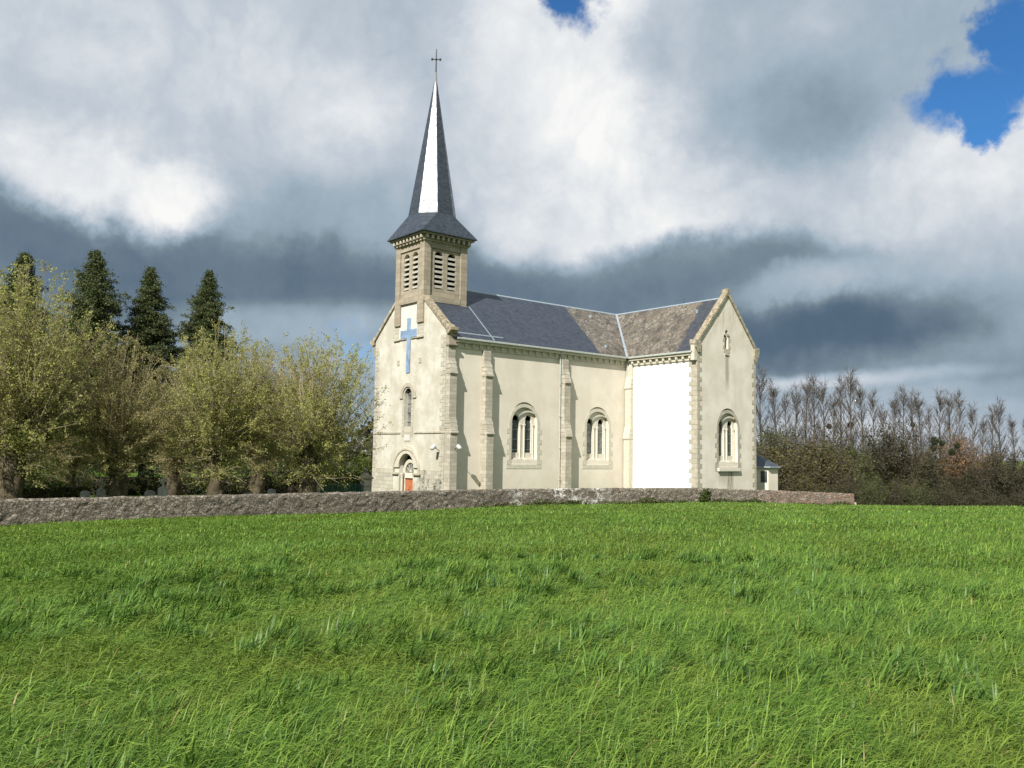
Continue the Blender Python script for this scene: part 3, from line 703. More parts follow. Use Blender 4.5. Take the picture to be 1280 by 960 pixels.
B_().box(-.05, 0, 4.56, 5.32, 4.88, 5.34).build('plaque', 'plaster_panel', CH, bevel=.01)
# painted cross
c = B_(); c.plate([(4.77, 10.05), (5.29, 10.05), (5.29, 12.76), (6.20, 12.76), (6.20, 13.36), (5.29, 13.36), (5.29, 14.25), (4.77, 14.25), (4.77, 13.36), (3.92, 13.36), (3.92, 12.76), (4.77, 12.76)], [], 'x', -.06, -.035)
c.build('wall_cross', 'blue', CH, bevel=.01)
B_().plate([(3.87, 12.74), (6.45, 12.74), (6.45, 15.2), (3.87, 15.2)], [], 'x', -.03, 0).build('upper_panel', 'plaster_panel', CH)
for q in ((-.13, 0, 2.97, 3.90, 12.62, 12.72), (-.13, 0, 6.3, 7.14, 12.62, 12.72), (-.10, 0, 3.905, 4.70, 12.64, 12.70), (-.10, 0, 5.36, 6.295, 12.64, 12.70)): B_().box(*q).build('ledge', 'trim_grey', CH)
for q in ((-.04, 0, 3.06, 3.86, 12.74, 13.75), (-.04, 0, 6.46, 7.26, 12.74, 13.75)): B_().box(*q).build('dressed_stone', 'ashlar_base', CH)
for q in ((-.05, 0, 3.25, 3.6, 10.7, 11.1), (-.05, 0, 6.3, 6.6, 10.7, 11.1)): B_().box(*q).build('putlog_stone', 'trim_grey', CH, bevel=.02)

# ---- bell tower
T0x, T1x, T0y, T1y = -.14, 3.88, 2.99, 7.01
TCx, TCy = 1.87, 5.0
tw = B_()
cores = []
def face_pts(k, u, dd):   # k: 0 west,1 south,2 east,3 north ; u along face from -2.01..2.01 ; dd out
    if k == 0: return (T0x-dd, TCy+u)
    if k == 1: return (TCx+u, T0y-dd)
    if k == 2: return (T1x+dd, TCy+u)
    return (TCx+u, T1y+dd)
def tbox(m, k, u0, u1, d0, d1, z0, z1):
    a = face_pts(k, u0, d0); b = face_pts(k, u1, d1)
    m.box(min(a[0], b[0]), max(a[0], b[0]), min(a[1], b[1]), max(a[1], b[1]), z0, z1)
# inner panel walls (recessed .14) with louvre openings
LC = .60; LW = .39
pw = B_()
for k in range(4):
    ax = 'x' if k in (0, 2) else 'y'; cc = TCy if ax == 'x' else TCx
    lo_, hi2 = cc-1.40, cc+1.40
    a, b = {0: (T0x+.12, T0x+.40), 1: (T0y+.12, T0y+.40), 2: (T1x-.40, T1x-.12), 3: (T1y-.40, T1y-.12)}[k]
    pw.plate([(lo_, 15.7), (hi2, 15.7), (hi2, 19.75), (lo_, 19.75)], [arch(cc-LC, LW, 16.42, 18.92, 10), arch(cc+LC, LW, 16.42, 18.92, 10)], ax, a, b)
pw.build('belfry_wall', 'tower', CH)
pil = B_()
for sx in (0, 1):
    for sy in (0, 1):
        x0 = T0x if sx == 0 else T1x-.62; y0 = T0y if sy == 0 else T1y-.62
        pil.box(x0, x0+.62, y0, y0+.62, 15.2, 20.0)
pil.box(T0x+.06, T1x-.06, T0y+.06, T1y-.06, 19.55, 20.0)
for k in range(4): tbox(pil, k, -1.39, 1.39, -.3, -.02, 19.50, 19.62)
pil.build('corner_pilasters', 'tower', CH, bevel=.02)
# tower stage below the belfry, sill bands
st = B_(); st.box(T0x+.40, T1x-.05, T0y+.05, T1y-.05, 12.0, 15.7); st.build('tower_base', 'lead', CH)
bd = B_()
for k in range(4): tbox(bd, k, -1.40, 1.40, -.35, .02, 15.36, 15.86)
bd.build('belfry_sill', 'tower', CH, bevel=.03)
pl = B_(); pl.box(T0x-.02, T0x+.4, 3.0, 3.82, 13.75, 15.35).build('corbelled_pilaster', 'tower', CH, bevel=.03); pl = B_(); pl.box(T0x-.02, T0x+.4, 6.2, 7.02, 13.75, 15.35).build('corbelled_pilaster', 'tower', CH, bevel=.03); pl = B_(); pl.box(T1x-.5, T1x+.03, T0y-.02, T0y+.5, 15.0, 15.4).build('corbelled_pilaster', 'tower', CH, bevel=.03)
fl = B_(); fl.hexa([(.45, T0y-.22, 15.02), (T1x+.1, T0y-.22, 15.02), (T1x+.1, T0y+.03, 15.22), (.45, T0y+.03, 15.22)], [(.45, T0y-.22, 15.10), (T1x+.1, T0y-.22, 15.10), (T1x+.1, T0y+.03, 15.30), (.45, T0y+.03, 15.30)]); fl.build('tower_flashing', 'zinc', CH)
# louvres: every opening its own part
for k in range(4):
    ax = 'x' if k in (0, 2) else 'y'; cc = TCy if ax == 'x' else TCx; sg = -1 if k in (0, 1) else 1
    f0 = {0: T0x, 1: T0y, 2: T1x, 3: T1y}[k]
    for s_ in (-1, 1):
        lv = B_(); c0 = cc+s_*LC
        for i in range(7):
            z = 16.50+i*.385
            hw_ = LW-.01 if z < 18.8 else LW*.86
            pr = [(f0-sg*.14, z), (f0-sg*.14, z+.17), (f0-sg*.38, z+.26), (f0-sg*.38, z+.20)]
            if ax == 'x':   # profile lies in x-z, extruded along y
                lv.prism([(p[0], p[1]) for p in pr], 'y', c0-hw_, c0+hw_)
            else:
                lv.prism([(p[0], p[1]) for p in pr], 'x', c0-hw_, c0+hw_)
        lv.build('louvre', 'louvre', CH)
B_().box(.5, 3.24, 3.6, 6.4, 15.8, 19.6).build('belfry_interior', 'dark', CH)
# cornice with brackets
tc = B_(); tc.box(T0x-.10, T1x+.10, T0y-.10, T1y+.10, 19.98, 20.10); tc.box(T0x-.38, T1x+.38, T0y-.38, T1y+.38, 20.42, 20.56); tc.box(T0x-.02, T1x+.02, T0y-.02, T1y+.02, 20.10, 20.42); tc.build('tower_cornice', 'tower', CH, bevel=.015)
tb = B_()
for k in range(4):
    for i in range(9):
        u = -1.92+3.84*i/8; tb = B_(); tbox(tb, k, u-.10, u+.10, .021, .32, 20.12, 20.415); tb.build('tower_bracket', 'trim_grey', CH, bevel=.03)
# spire: square skirt turning into an octagon
sp = B_(); E_ = 2.54; r8 = 1.78; t8 = r8*.4142; zb, zo, za = 20.60, 22.38, 33.6
sq = [(TCx-E_, TCy-E_), (TCx+E_, TCy-E_), (TCx+E_, TCy+E_), (TCx-E_, TCy+E_)]
oc = [(-t8, -r8), (t8, -r8), (r8, -t8), (r8, t8), (t8, r8), (-t8, r8), (-r8, t8), (-r8, -t8)]
vs = [(p[0], p[1], zb-.04) for p in sq]+[(p[0], p[1], zb+.03) for p in sq]+[(TCx+a, TCy+b, zo) for a, b in oc]+[(TCx+a*.05, TCy+b*.05, za) for a, b in oc]
fs = [(3, 2, 1, 0), (0, 1, 5, 4), (1, 2, 6, 5), (2, 3, 7, 6), (3, 0, 4, 7)]
fs += [(4, 5, 9, 8), (5, 6, 11, 10), (6, 7, 13, 12), (7, 4, 15, 14), (4, 8, 15), (5, 10, 9), (6, 12, 11), (7, 14, 13)]
fs += [(8+i, 8+(i+1) % 8, 16+(i+1) % 8, 16+i) for i in range(8)]+[tuple(16+i for i in range(8))]
sp._add(vs, fs).build('spire', 'slate_spire', CH)
fn = B_(); fn.lathe((TCx, TCy, za-.7), [(.20, 0), (.14, .35), (.09, .9), (.05, 1.5)], 8).build('spire_tip', 'lead', CH)
cx_ = B_(); cx_.tube([(TCx, TCy, 34.3), (TCx, TCy, 36.2)], [.06, .035], 8)
cx_.tube([(TCx-.26, TCy+.19, 35.35), (TCx+.26, TCy-.19, 35.35)], .04, 8)
for s_ in (-1, 1): cx_.box(TCx+s_*.26-.06, TCx+s_*.26+.06, TCy-s_*.19-.06, TCy-s_*.19+.06, 35.27, 35.43)
cx_.lathe((TCx, TCy, 35.2), [(.02, 0), (.11, .15), (.02, .3)], 8); cx_.build('finial_cross', 'iron', CH)

# ---- sacristy behind the transept (own low roof)
p0 = dep(957, 600, 77)
SAC = empty('sacristy', (p0[0], p0[1], G0), 'low white polygonal sacristy with small slate roof right of the transept gable', 'annex')
c0 = dep(946, 600, 77.3); cxs, cys = c0[0], c0[1]
poly = [(cxs+1.85*math.cos(R(a)), cys+1.85*math.sin(R(a))) for a in range(22, 382, 45)]
s = B_(); s.prism(poly, 'z', .2, 3.15); s.build('wall', 'plaster_south', SAC)
pr = [(cxs+2.1*math.cos(R(a)), cys+2.1*math.sin(R(a)), 3.15) for a in range(22, 382, 45)]
s = B_(); s._add(pr+[(p[0], p[1], 3.27) for p in pr]+[(cxs, cys, 4.35)], [tuple(range(7, -1, -1))]+[(i, (i+1) % 8, (i+1) % 8+8, i+8) for i in range(8)]+[(i+8, (i+1) % 8+8, 16) for i in range(8)]); s.build('roof', 'slate_plain', SAC)
s = B_()
for i in range(8):
    a, b = Vector(pr[i]), Vector(pr[(i+1) % 8]); s.tube([a+Vector((0, 0, .04)), b+Vector((0, 0, .04))], .06, 6)
s.build('gutter', 'zinc', SAC)
# window on the facet that looks to the camera-left
fa = Vector((poly[4][0], poly[4][1], 0)); fb_ = Vector((poly[5][0], poly[5][1], 0)); dv = (fb_-fa).normalized(); nn = Vector((dv.y, -dv.x, 0))
if nn.dot(Vector((fa.x-cxs, fa.y-cys, 0))) < 0: nn = -nn
def facet(u0, u1, z0, z1, d0, d1):
    q = [fa+dv*u0+nn*d0, fa+dv*u1+nn*d0, fa+dv*u1+nn*d1, fa+dv*u0+nn*d1]
    return [(p.x, p.y, z0) for p in q], [(p.x, p.y, z1) for p in q]
sw = B_().hexa(*facet(.75, 1.3, 1.85, 2.85, .0, .02)).build('window', 'glass', SAC)
B_().hexa(*facet(.65, 1.4, 1.70, 1.84, .0, .10)).build('sill', 'trim_grey', sw, bevel=.01)

# ---- floodlights on the corner of the church
def floodlight(loc, dirv, arm, label):
    e = empty('floodlight', loc, label, 'floodlight', 'floodlights on the church corner')
    d = Vector(dirv).normalized(); L = Vector(loc)
    b = B_(); b.tube([L-Vector(arm), L], .025, 6); b.build('bracket', 'lampdark', e)
    b = B_(); b.tube([L-d*.28, L-d*.22, L+d*.02, L+d*.10], [.07, .14, .17, .20], 12); b.build('housing', 'lamp', e, bevel=.01)
    b = B_(); b.tube([L+d*.101, L+d*.12], .165, 12); b.build('lens', 'lampdark', e)
floodlight((-.55, .55, 4.42), (.75, .0, .65), (-.5, 0, .25), 'white floodlight on the facade beside the corner buttress, aimed up')
floodlight((.40, -1.15, 4.45), (-.3, .75, .55), (0, -.42, .15), 'round white floodlight fixed to the front of the corner buttress')

# ------------------------------------------------------------------ churchyard wall
def build_wall():
    pts = [Vector((a, b, 0)) for a, b in WALL]
    dense = []
    for a, b in zip(pts, pts[1:]):
        n = max(1, int((b-a).length/.11))
        for i in range(n): dense.append(a.lerp(b, i/n))
    dense.append(pts[-1]); n = len(dense)
    prof = [(-.22, -.3), (-.22, .0), (-.215, .15), (-.21, .3), (-.21, .45), (-.205, .6), (-.20, .75), (-.195, .88), (-.18, 1.0), (-.12, 1.075), (0, 1.10), (.12, 1.075), (.18, 1.0), (.2, .7), (.2, .3), (.2, -.5)]
    v = []; f = []; k = len(prof)
    for i, p in enumerate(dense):
        d = (dense[min(i+1, n-1)]-dense[max(i-1, 0)]).normalized(); s = Vector((-d.y, d.x, 0))
        base = float(gz(p.x+s.x*-.5, p.y-.5)); top = 1.86
        if p.x > 12: top = 1.86-.022*(p.x-12)
        if p.x > 18: top -= .011*(p.x-18)**1.1
        top += .035*noise.noise(Vector((p.x*1.3, 0, 3)))+.03*noise.noise(Vector((p.x*5, 1, 3)))
        for (w, hh) in prof:
            z = base+hh*(top-base)/1.10
            q = p+s*w; q.z = z
            nn_ = noise.noise(Vector((q.x*3.3, q.y*3.3+w*3, z*4.5)))*.045+noise.noise(Vector((q.x*9, q.y*9, z*9)))*.02
            q += s*(nn_*(1 if w > 0 else -1))+Vector((0, 0, nn_*.5 if hh > .9 else 0)); v.append(tuple(q))
    for i in range(n-1):
        for j in range(k-1): f.append((i*k+j, (i+1)*k+j, (i+1)*k+j+1, i*k+j+1))
    f.append(tuple(range(k))); f.append(tuple((n-1)*k+j for j in range(k-1, -1, -1)))
    m = MB(); m._add(v, f); return m.build('churchyard_wall', 'rubble', None, False)
wobj = build_wall(); tag(wobj, 'long low rubble stone wall round the churchyard at the edge of the field', 'stone wall')
e_ = dep(1069.5, 634, 62.6)
ps = B_(); zz = float(gz(e_[0], e_[1]))
ps.prism([(-.06, -.05), (.06, -.05), (.06, .05), (-.06, .05)], 'z', -.1, .55); o = ps.build('fence_post', 'trim', None, False, bevel=.015); o.location = (e_[0], e_[1], zz); tag(o, 'short pale post in the grass just past the right end of the stone wall', 'post')

# gate pillars and green mesh gate
def pillar(px, D, label, w=.27):
    c = dep(px, 600, D); e = empty('gate_pillar', (c[0], c[1], G0), label, 'gate pillar', 'gate pillars of the churchyard')
    x, y = c[0], c[1]
    b = B_(); b.box(x-w, x+w, y-w, y+w, .3, 2.2); b.build('shaft', 'trim_grey', e, bevel=.02)
    b = B_(); b.box(x-w-.05, x+w+.05, y-w-.05, y+w+.05, 1.75, 1.85); b.build('band', 'trim_grey', e, bevel=.02)
    b = B_(); b.box(x-w-.12, x+w+.12, y-w-.12, y+w+.12, 2.202, 2.32)
    b._add([(x-w-.1, y-w-.1, 2.32), (x+w+.1, y-w-.1, 2.32), (x+w+.1, y+w+.1, 2.32), (x-w-.1, y+w+.1, 2.32), (x-.07, y-.07, 2.62), (x+.07, y-.07, 2.62), (x+.07, y+.07, 2.62), (x-.07, y+.07, 2.62)], [(0, 1, 5, 4), (1, 2, 6, 5), (2, 3, 7, 6), (3, 0, 4, 7), (4, 5, 6, 7), (3, 2, 1, 0)])
    b.build('cap', 'coping_grey', e, bevel=.02)
    b = B_(); b.lathe((x, y, 2.6), [(.03, 0), (.10, .08), (.12, .17), (.08, .26), (.02, .34)], 10); b.build('finial', 'coping_grey', e, smooth=True)
    return c
pa = pillar(393.5, 54, 'carved stone gate pillar with pyramid cap right of the pollard trunk')
pb = pillar(457, 57.5, 'stone gate pillar half hidden by leaves next to the church front')
ge = empty('mesh_fence', (pa[0]+.6, pa[1], G0), 'dark green wire fence between the two stone gate pillars', 'fence')
A = Vector((pa[0]+.35, pa[1], 0)); Bq = Vector((pb[0]-.35, pb[1], 0)); L_ = (Bq-A)
b = B_(); n = 7
for i in range(n+1): p = A+L_*i/n; b.tube([(p.x, p.y, .3), (p.x, p.y, 1.95)], .035, 6)
b.build('posts', 'fence_green', ge)
b = B_()
for z in (.6, 1.0, 1.4, 1.85): b.tube([(A.x, A.y, z), (Bq.x, Bq.y, z)], .022, 5)
nn_ = 70
for i in range(nn_): p = A+L_*i/nn_; b.tube([(p.x, p.y, .5), (p.x, p.y, 1.85)], .012, 4, False)
b.build('mesh_panel', 'fence_green', ge)

# headstones glimpsed beneath the limes
GR = [(107, 604, 49, .5, 1.0, 'granite', 'pale upright headstone under the leftmost pollard lime'), (127, 603, 50, .45, 1.1, 'granite', 'white narrow headstone just left of the second lime trunk'),
      (188, 606, 52, .6, .9, 'granite', 'squat light headstone between two lime trunks'), (204, 604, 51, .55, 1.2, 'granite', 'tall pale headstone with cross right of the second lime trunk'),
      (312, 606, 54, .6, .8, 'granite_dark', 'dark polished headstone between the third and fourth lime trunks'), (340, 605, 55, .5, 1.0, 'granite', 'light grey headstone left of the fourth lime trunk')]
for i, (u, v, D, wd, hh, m, lb) in enumerate(GR):
    c = dep(u, v, D); e = empty('headstone', (c[0], c[1], G0), lb, 'gravestone', 'gravestones under the trees')
    x, y = c[0], c[1]
    b = B_(); b.box(x-wd/2-.1, x+wd/2+.1, y-.2, y+.2, .35, .62); b.build('plinth', m, e, bevel=.02)
    b = B_(); b.prism(arch(x, wd/2, .62, .4+hh, 8, rise=wd*.3), 'y', y-.08, y+.08); b.build('slab', m, e, bevel=.015)
    if i in (1, 3):
        b = B_(); b.box(x-.06, x+.06, y-.05, y+.05, .4+hh+.1, .4+hh+.75).box(x-.22, x+.22, y-.045, y+.045, .4+hh+.42, .4+hh+.54); b.build('cross', m, e, bevel=.01)

# ------------------------------------------------------------------ trees (numpy builders)
class Twigs:
    """collects many thin tapered tubes quickly"""
    def __init__(s): s.V = []; s.F = []; s.n = 0
    def add(s, pts, r0, r1, k=3):
        pts = np.asarray(pts, float); m = len(pts)
        d = np.gradient(pts, axis=0); d /= np.linalg.norm(d, axis=1)[:, None]+1e-9
        ref = np.where(np.abs(d[:, 2:3]) < .9, np.array([[0, 0, 1.]]), np.array([[1., 0, 0]]))
        a = np.cross(d, ref); a /= np.linalg.norm(a, axis=1)[:, None]+1e-9; b = np.cross(d, a)
        r = np.linspace(r0, r1, m)[:, None, None]; th = np.arange(k)*2*math.pi/k
        ringp = pts[:, None, :]+r*(a[:, None, :]*np.cos(th)[None, :, None]+b[:, None, :]*np.sin(th)[None, :, None])
        s.V.append(ringp.reshape(-1, 3))
        i = np.arange(m-1)[:, None]*k; j = np.arange(k)[None, :]; j2 = (j+1) % k
        s.F.append((np.stack([i+j, i+j2, i+k+j2, i+k+j], -1).reshape(-1, 4)+s.n)); s.n += m*k
    def mesh(s, name, smooth=False):
        me = npmesh(name, np.concatenate(s.V), np.concatenate(s.F).ravel(), 4)
        if smooth: me.polygons.foreach_set('use_smooth', np.ones(len(me.polygons), dtype=bool))
        return me
def leaves_mesh(name, P, size, flat=0.0, aspect=.7):
    P = np.asarray(P, float); n = len(P)
    a = rng.normal(size=(n, 3)); a[:, 2] *= (1-flat); a /= np.linalg.norm(a, axis=1)[:, None]
    b = rng.normal(size=(n, 3)); b[:, 2] *= (1-flat); b -= (a*b).sum(1)[:, None]*a; b /= np.linalg.norm(b, axis=1)[:, None]
    s = (size*rng.uniform(.6, 1.3, n))[:, None] if np.isscalar(size) else (size*rng.uniform(.7, 1.2, n))[:, None]
    V = np.stack([P-a*s, P-b*s*aspect, P+a*s, P+b*s*aspect], 1).reshape(-1, 3)
    return npmesh(name, V, np.arange(4*n), 4)
def curve(p, d, L, n=7, up=.0, wob=.06, droop=0.0):
    pts = [np.array(p, float)]; d = np.array(d, float); d /= np.linalg.norm(d)
    for i in range(n):
        d = d+np.array([0, 0, up-droop])*(1.0/n)+rng.normal(size=3)*wob; d /= np.linalg.norm(d)
        pts.append(pts[-1]+d*L/n)
    return np.array(pts)
def lime(seed, H=11, spread=4.0, dens=1.0, low=1.0, leaf=.046):
    global rng; rng = np.random.default_rng(seed)
    tr = Twigs(); th = 3.3
    n = 10; zs = np.linspace(-.2, th, n)
    # gnarled trunk: several overlapping stems
    for k in range(6):
        a = k*math.pi/3+rng.uniform(0, .5)
        pts = np.stack([.17*np.cos(a+zs*.25)+.05*rng.normal(size=n), .17*np.sin(a+zs*.25)+.05*rng.normal(size=n), zs], 1)
        tr.add(pts, .34, .28, 8)
    heads = []
    for k in range(7):
        a = rng.uniform(0, 2*math.pi); r = rng.uniform(.5, 1.15); z = th+rng.uniform(-.5, .9)
        hd = np.array([r*math.cos(a), r*math.sin(a), z]); heads.append(hd)
        tr.add(np.array([[0, 0, th-.9], [hd[0]*.5, hd[1]*.5, z-.5], hd, hd+np.array([hd[0]*.1, hd[1]*.1, .12])]), .25, .17, 7)
        for q in range(4):
            o = rng.normal(size=3)*.14; tr.add(np.array([hd+o-[0, 0, .1], hd+o, hd+o+[0, 0, .13]]), .16, .05, 6)
    heads.append(np.array([0, 0, th+.5])); tr.add(np.array([[0, 0, th-.4], [0, 0, th+.1], [0, 0, th+.6]]), .3, .15, 8)
    tw = Twigs(); LP = []
    ns = int(235*dens)
    for i in range(ns):
        hd = heads[rng.integers(len(heads))]
        a = rng.uniform(0, 2*math.pi); e = math.radians(np.clip(rng.normal(42, 30), -18, 89))
        d = np.array([math.cos(a)*math.cos(e), math.sin(a)*math.cos(e), math.sin(e)])
        zc = H*.56; rz = H-zc-.1; dz = d*np.array([.93, .93, 1])+np.array([0, 0, .16*math.cos(e)]); dz /= np.linalg.norm(dz)
        ia = (dz[0]/spread)**2+(dz[1]/spread)**2+(dz[2]/rz)**2; ib = hd[0]*dz[0]/spread**2+hd[1]*dz[1]/spread**2+(hd[2]-zc)*dz[2]/rz**2
        ic = (hd[0]/spread)**2+(hd[1]/spread)**2+((hd[2]-zc)/rz)**2-1
        Lm = max(.8, (-ib+math.sqrt(max(.01, ib*ib-ia*ic)))/ia)*(rng.uniform(.86, 1.0) if rng.random() < .6 else rng.uniform(.5, .9))
        c = curve(hd+rng.normal(size=3)*.1, d, Lm, 8, up=.45*math.cos(e), wob=.05)
        tw.add(c, .032, .008, 3)
        nt = int(8+Lm*2.2)
        for t in rng.uniform(.18, 1, nt):
            k = t*8; j = min(int(k), 7); p = c[j]+(c[j+1]-c[j])*(k-j); dd = c[j+1]-c[j]; dd /= np.linalg.norm(dd)
            sd = dd*.8+rng.normal(size=3)*.55+np.array([0, 0, .1]); l = rng.uniform(.35, 1.0)*(1.1-.6*t)
            c2 = curve(p, sd, l, 3, wob=.12); tw.add(c2, .008, .003, 3)
            m = int(rng.uniform(5, 13)*min(1.3, dens*1.1)); q = rng.uniform(.2, 1.05, m)[:, None]*3
            jj = np.clip(q.astype(int), 0, 2); LP.append(c2[jj[:, 0]]+(c2[jj[:, 0]+1]-c2[jj[:, 0]])*(q-jj)+rng.normal(size=(m, 3))*.07)
    for i in range(int(60*low)):       # low epicormic shoots, leafier
        hd = heads[rng.integers(len(heads))]; a = rng.uniform(0, 2*math.pi)
        p = hd*np.array([.6, .6, 0])+np.array([0, 0, rng.uniform(1.6, 3.4)])
        c = curve(p, [math.cos(a), math.sin(a), rng.uniform(-.25, .35)], rng.uniform(1.2, spread*.85), 6, up=-.05, wob=.1); tw.add(c, .02, .005, 3)
        for t in rng.uniform(.2, 1, 9):
            j = min(int(t*6), 5); c2 = curve(c[j], rng.normal(size=3), rng.uniform(.2, .6), 3, wob=.15); tw.add(c2, .006, .003, 3)
            m = rng.integers(5, 12); LP.append(c2[rng.integers(0, 4, m)]+rng.normal(size=(m, 3))*.10)
    LP = np.concatenate(LP)
    return tr.mesh('trunk', True), tw.mesh('shoots'), leaves_mesh('leaves', LP, leaf)
def place(parts, name, loc, label, cat, group=None, rz=0, sc=1.0):
    e = empty(name, loc, label, cat, group, rz, sc)
    for nm, me, m in parts:
        if not me.materials: me.materials.append(M[m])
        o = bpy.data.objects.new(nm, me); COL.objects.link(o); o.parent = e
        if me.materials[0] != M[m]:
            o.material_slots[0].link = 'OBJECT'; o.material_slots[0].material = M[m]
    return e
LIMES = [lime(11, 11.3, 4.0, 1.1, .9), lime(12, 10.5, 3.5, 1.0, .5), lime(13, 10.7, 5.0, 1.0, .8), lime(14, 11.0, 4.1, 1.15, 1.0)]
def lparts(k, leaf='lime_leaf'): t, s, l = LIMES[k]; return [('trunk', t, 'bark_lime'), ('shoots', s, 'twig'), ('crown', l, leaf)]
LT = [(14, 45.0, 0, 1.22, 'lime_leaf', 'largest pollard lime in full yellow-green leaf at the left edge'),
      (148, 48.5, 1, .98, 'lime_leaf_brown', 'second pollard lime from the left, brownish with few leaves'),
      (270, 50.5, 3, 1.03, 'lime_leaf', 'third pollard lime from the left with a thick forked trunk and dense leaves'),
      (386, 52.5, 2, 1.04, 'lime_leaf', 'sparse pollard lime nearest the church, sky showing through its shoots'),
      (-60, 45.0, 1, 1.1, 'lime_leaf', 'pollard lime cut off by the left edge of the view'),
      (86, 60, 2, .86, 'lime_leaf_brown', 'pollard lime of the back row behind the first and second trunks'),
      (218, 61, 1, 1.0, 'lime_leaf_brown', 'slim pollard lime of the back row seen between second and third trunks'),
      (322, 64, 2, 1.10, 'lime_leaf_brown', 'pale bare pollard lime of the back row behind third and fourth trunks')]
for i, (u, D, k, sc, lf, lb) in enumerate(LT):
    c = dep(u, 600, D); place(lparts(k, lf), 'lime_tree', (c[0], c[1], G0), lb, 'tree', 'pollarded limes in the churchyard', i*1.7+.4, sc)

def conifer(seed, H=20, wid=3.6):
    global rng; rng = np.random.default_rng(seed)
    tr = Twigs(); z = np.linspace(-.3, H, 14); tr.add(np.stack([.06*np.sin(z*.5), .06*np.cos(z*.4), z], 1), .32, .02, 8)
    tw = Twigs(); P = []
    zz = 2.0
    while zz < H-.05:
        f = (H-zz)/(H-2.0); R_ = wid*(f**.84)*rng.uniform(.55, 1.25)*1.05+.03
        for k in range(int(8+4*f)):
            a = rng.uniform(0, 2*math.pi); L = R_*rng.uniform(.55, 1.12)
            c = curve([0, 0, zz], [math.cos(a), math.sin(a), rng.uniform(.0, .55)], L, 6, wob=.07, droop=rng.uniform(.1, .45))
            tw.add(c, .05*f+.012, .01, 3)
            nt = int(6+L*7)
            for t in rng.uniform(.12, 1.0, nt):
                j = min(int(t*6), 5); p = c[j]+(c[j+1]-c[j])*(t*6-j); dd = c[min(j+1, 6)]-c[j]; dd /= np.linalg.norm(dd)
                side = np.cross(dd, [0, 0, 1])*rng.choice([-1, 1]); l = rng.uniform(.2, .75)*(1.05-t*.5)
                m = int((7+l*14)*min(1, .35+1.6*f)); q = rng.uniform(0, 1, m)[:, None]
                P.append(p+(dd*.5+side+np.array([0, 0, rng.normal()*.35]))*q*l+np.array([0, 0, -1])*q*q*l*.45+rng.normal(size=(m, 3))*.09)
        zz += rng.uniform(.22, .40)*(.55+.6*f)
    P = np.concatenate(P); return tr.mesh('trunk', True), tw.mesh('branches'), leaves_mesh('needles', P, .10, 0, .38)
CON = [conifer(21, 20, 7.0), conifer(22, 20, 6.2)]
for i, (u, vt, D, k, lb) in enumerate([(32, 316, 84, 0, 'dark spruce at far left, only its tip above the largest lime'), (120, 313, 84, 0, 'broadest and tallest dark spruce behind the lime trees'),
                       (189, 335, 88, 1, 'open ragged spruce, third from the left behind the limes'), (262, 339, 90, 1, 'slim spruce nearest the church behind the limes')]):
    tp = dep(u, vt, D); t, s_, l = CON[k]; sc = (tp[2]-G0)/20.0
    place([('trunk', t, 'bark_dark'), ('branches', s_, 'bark_dark'), ('crown', l, 'needle')], 'spruce_tree', (tp[0], tp[1], G0), lb, 'tree', 'spruces behind the churchyard', i*2.1, sc)

# bare / budding broadleaf of the wood
def broad(seed, H=12, W_=4.5, trunk=2.0, leaf=.12, nb=46, dens=1.0, base=.15, clump=1.0):
    global rng; rng = np.random.default_rng(seed)
    tr = Twigs(); c0 = curve([0, 0, -.5], [0, 0, 1], trunk+.5+H*.35, 6, wob=.05); tr.add(c0, .03*H*.5, .02*H*.35, 7)
    tw = Twigs(); P = []
    for i in range(nb):
        t = rng.uniform(.3, 1); j = min(int(t*6), 5); p = c0[j]+(c0[j+1]-c0[j])*(t*6-j)
        a = rng.uniform(0, 2*math.pi); e = math.radians(rng.uniform(5, 85))
        d = np.array([math.cos(a)*math.cos(e), math.sin(a)*math.cos(e), math.sin(e)])
        L = 1.0/math.sqrt((math.cos(e)/W_)**2+(math.sin(e)/(H-p[2]))**2)*rng.uniform(.65, 1.02)
        c = curve(p, d, L, 7, up=.1, wob=.10); tw.add(c, .012*L+.01, .012, 3)
        for t2 in rng.uniform(.25, 1, int(9*dens)):
            j = min(int(t2*7), 6); c2 = curve(c[j], (c[j+1]-c[j])/L*4+rng.normal(size=3)*.6, rng.uniform(.5, 1.7), 4, wob=.15); tw.add(c2, .02, .006, 3)
            for q in range(2):
                c3 = curve(c2[rng.integers(1, 4)], rng.normal(size=3)+[0, 0, .4], rng.uniform(.4, .9), 2, wob=.1); tw.add(c3, .010, .004, 3)
            m = int(rng.uniform(14, 40)*clump); P.append(c2[rng.integers(0, 5, m)]+rng.normal(size=(m, 3))*.24)
    return tr.mesh('trunk', True), tw.mesh('branches'), leaves_mesh('buds', np.concatenate(P), leaf)
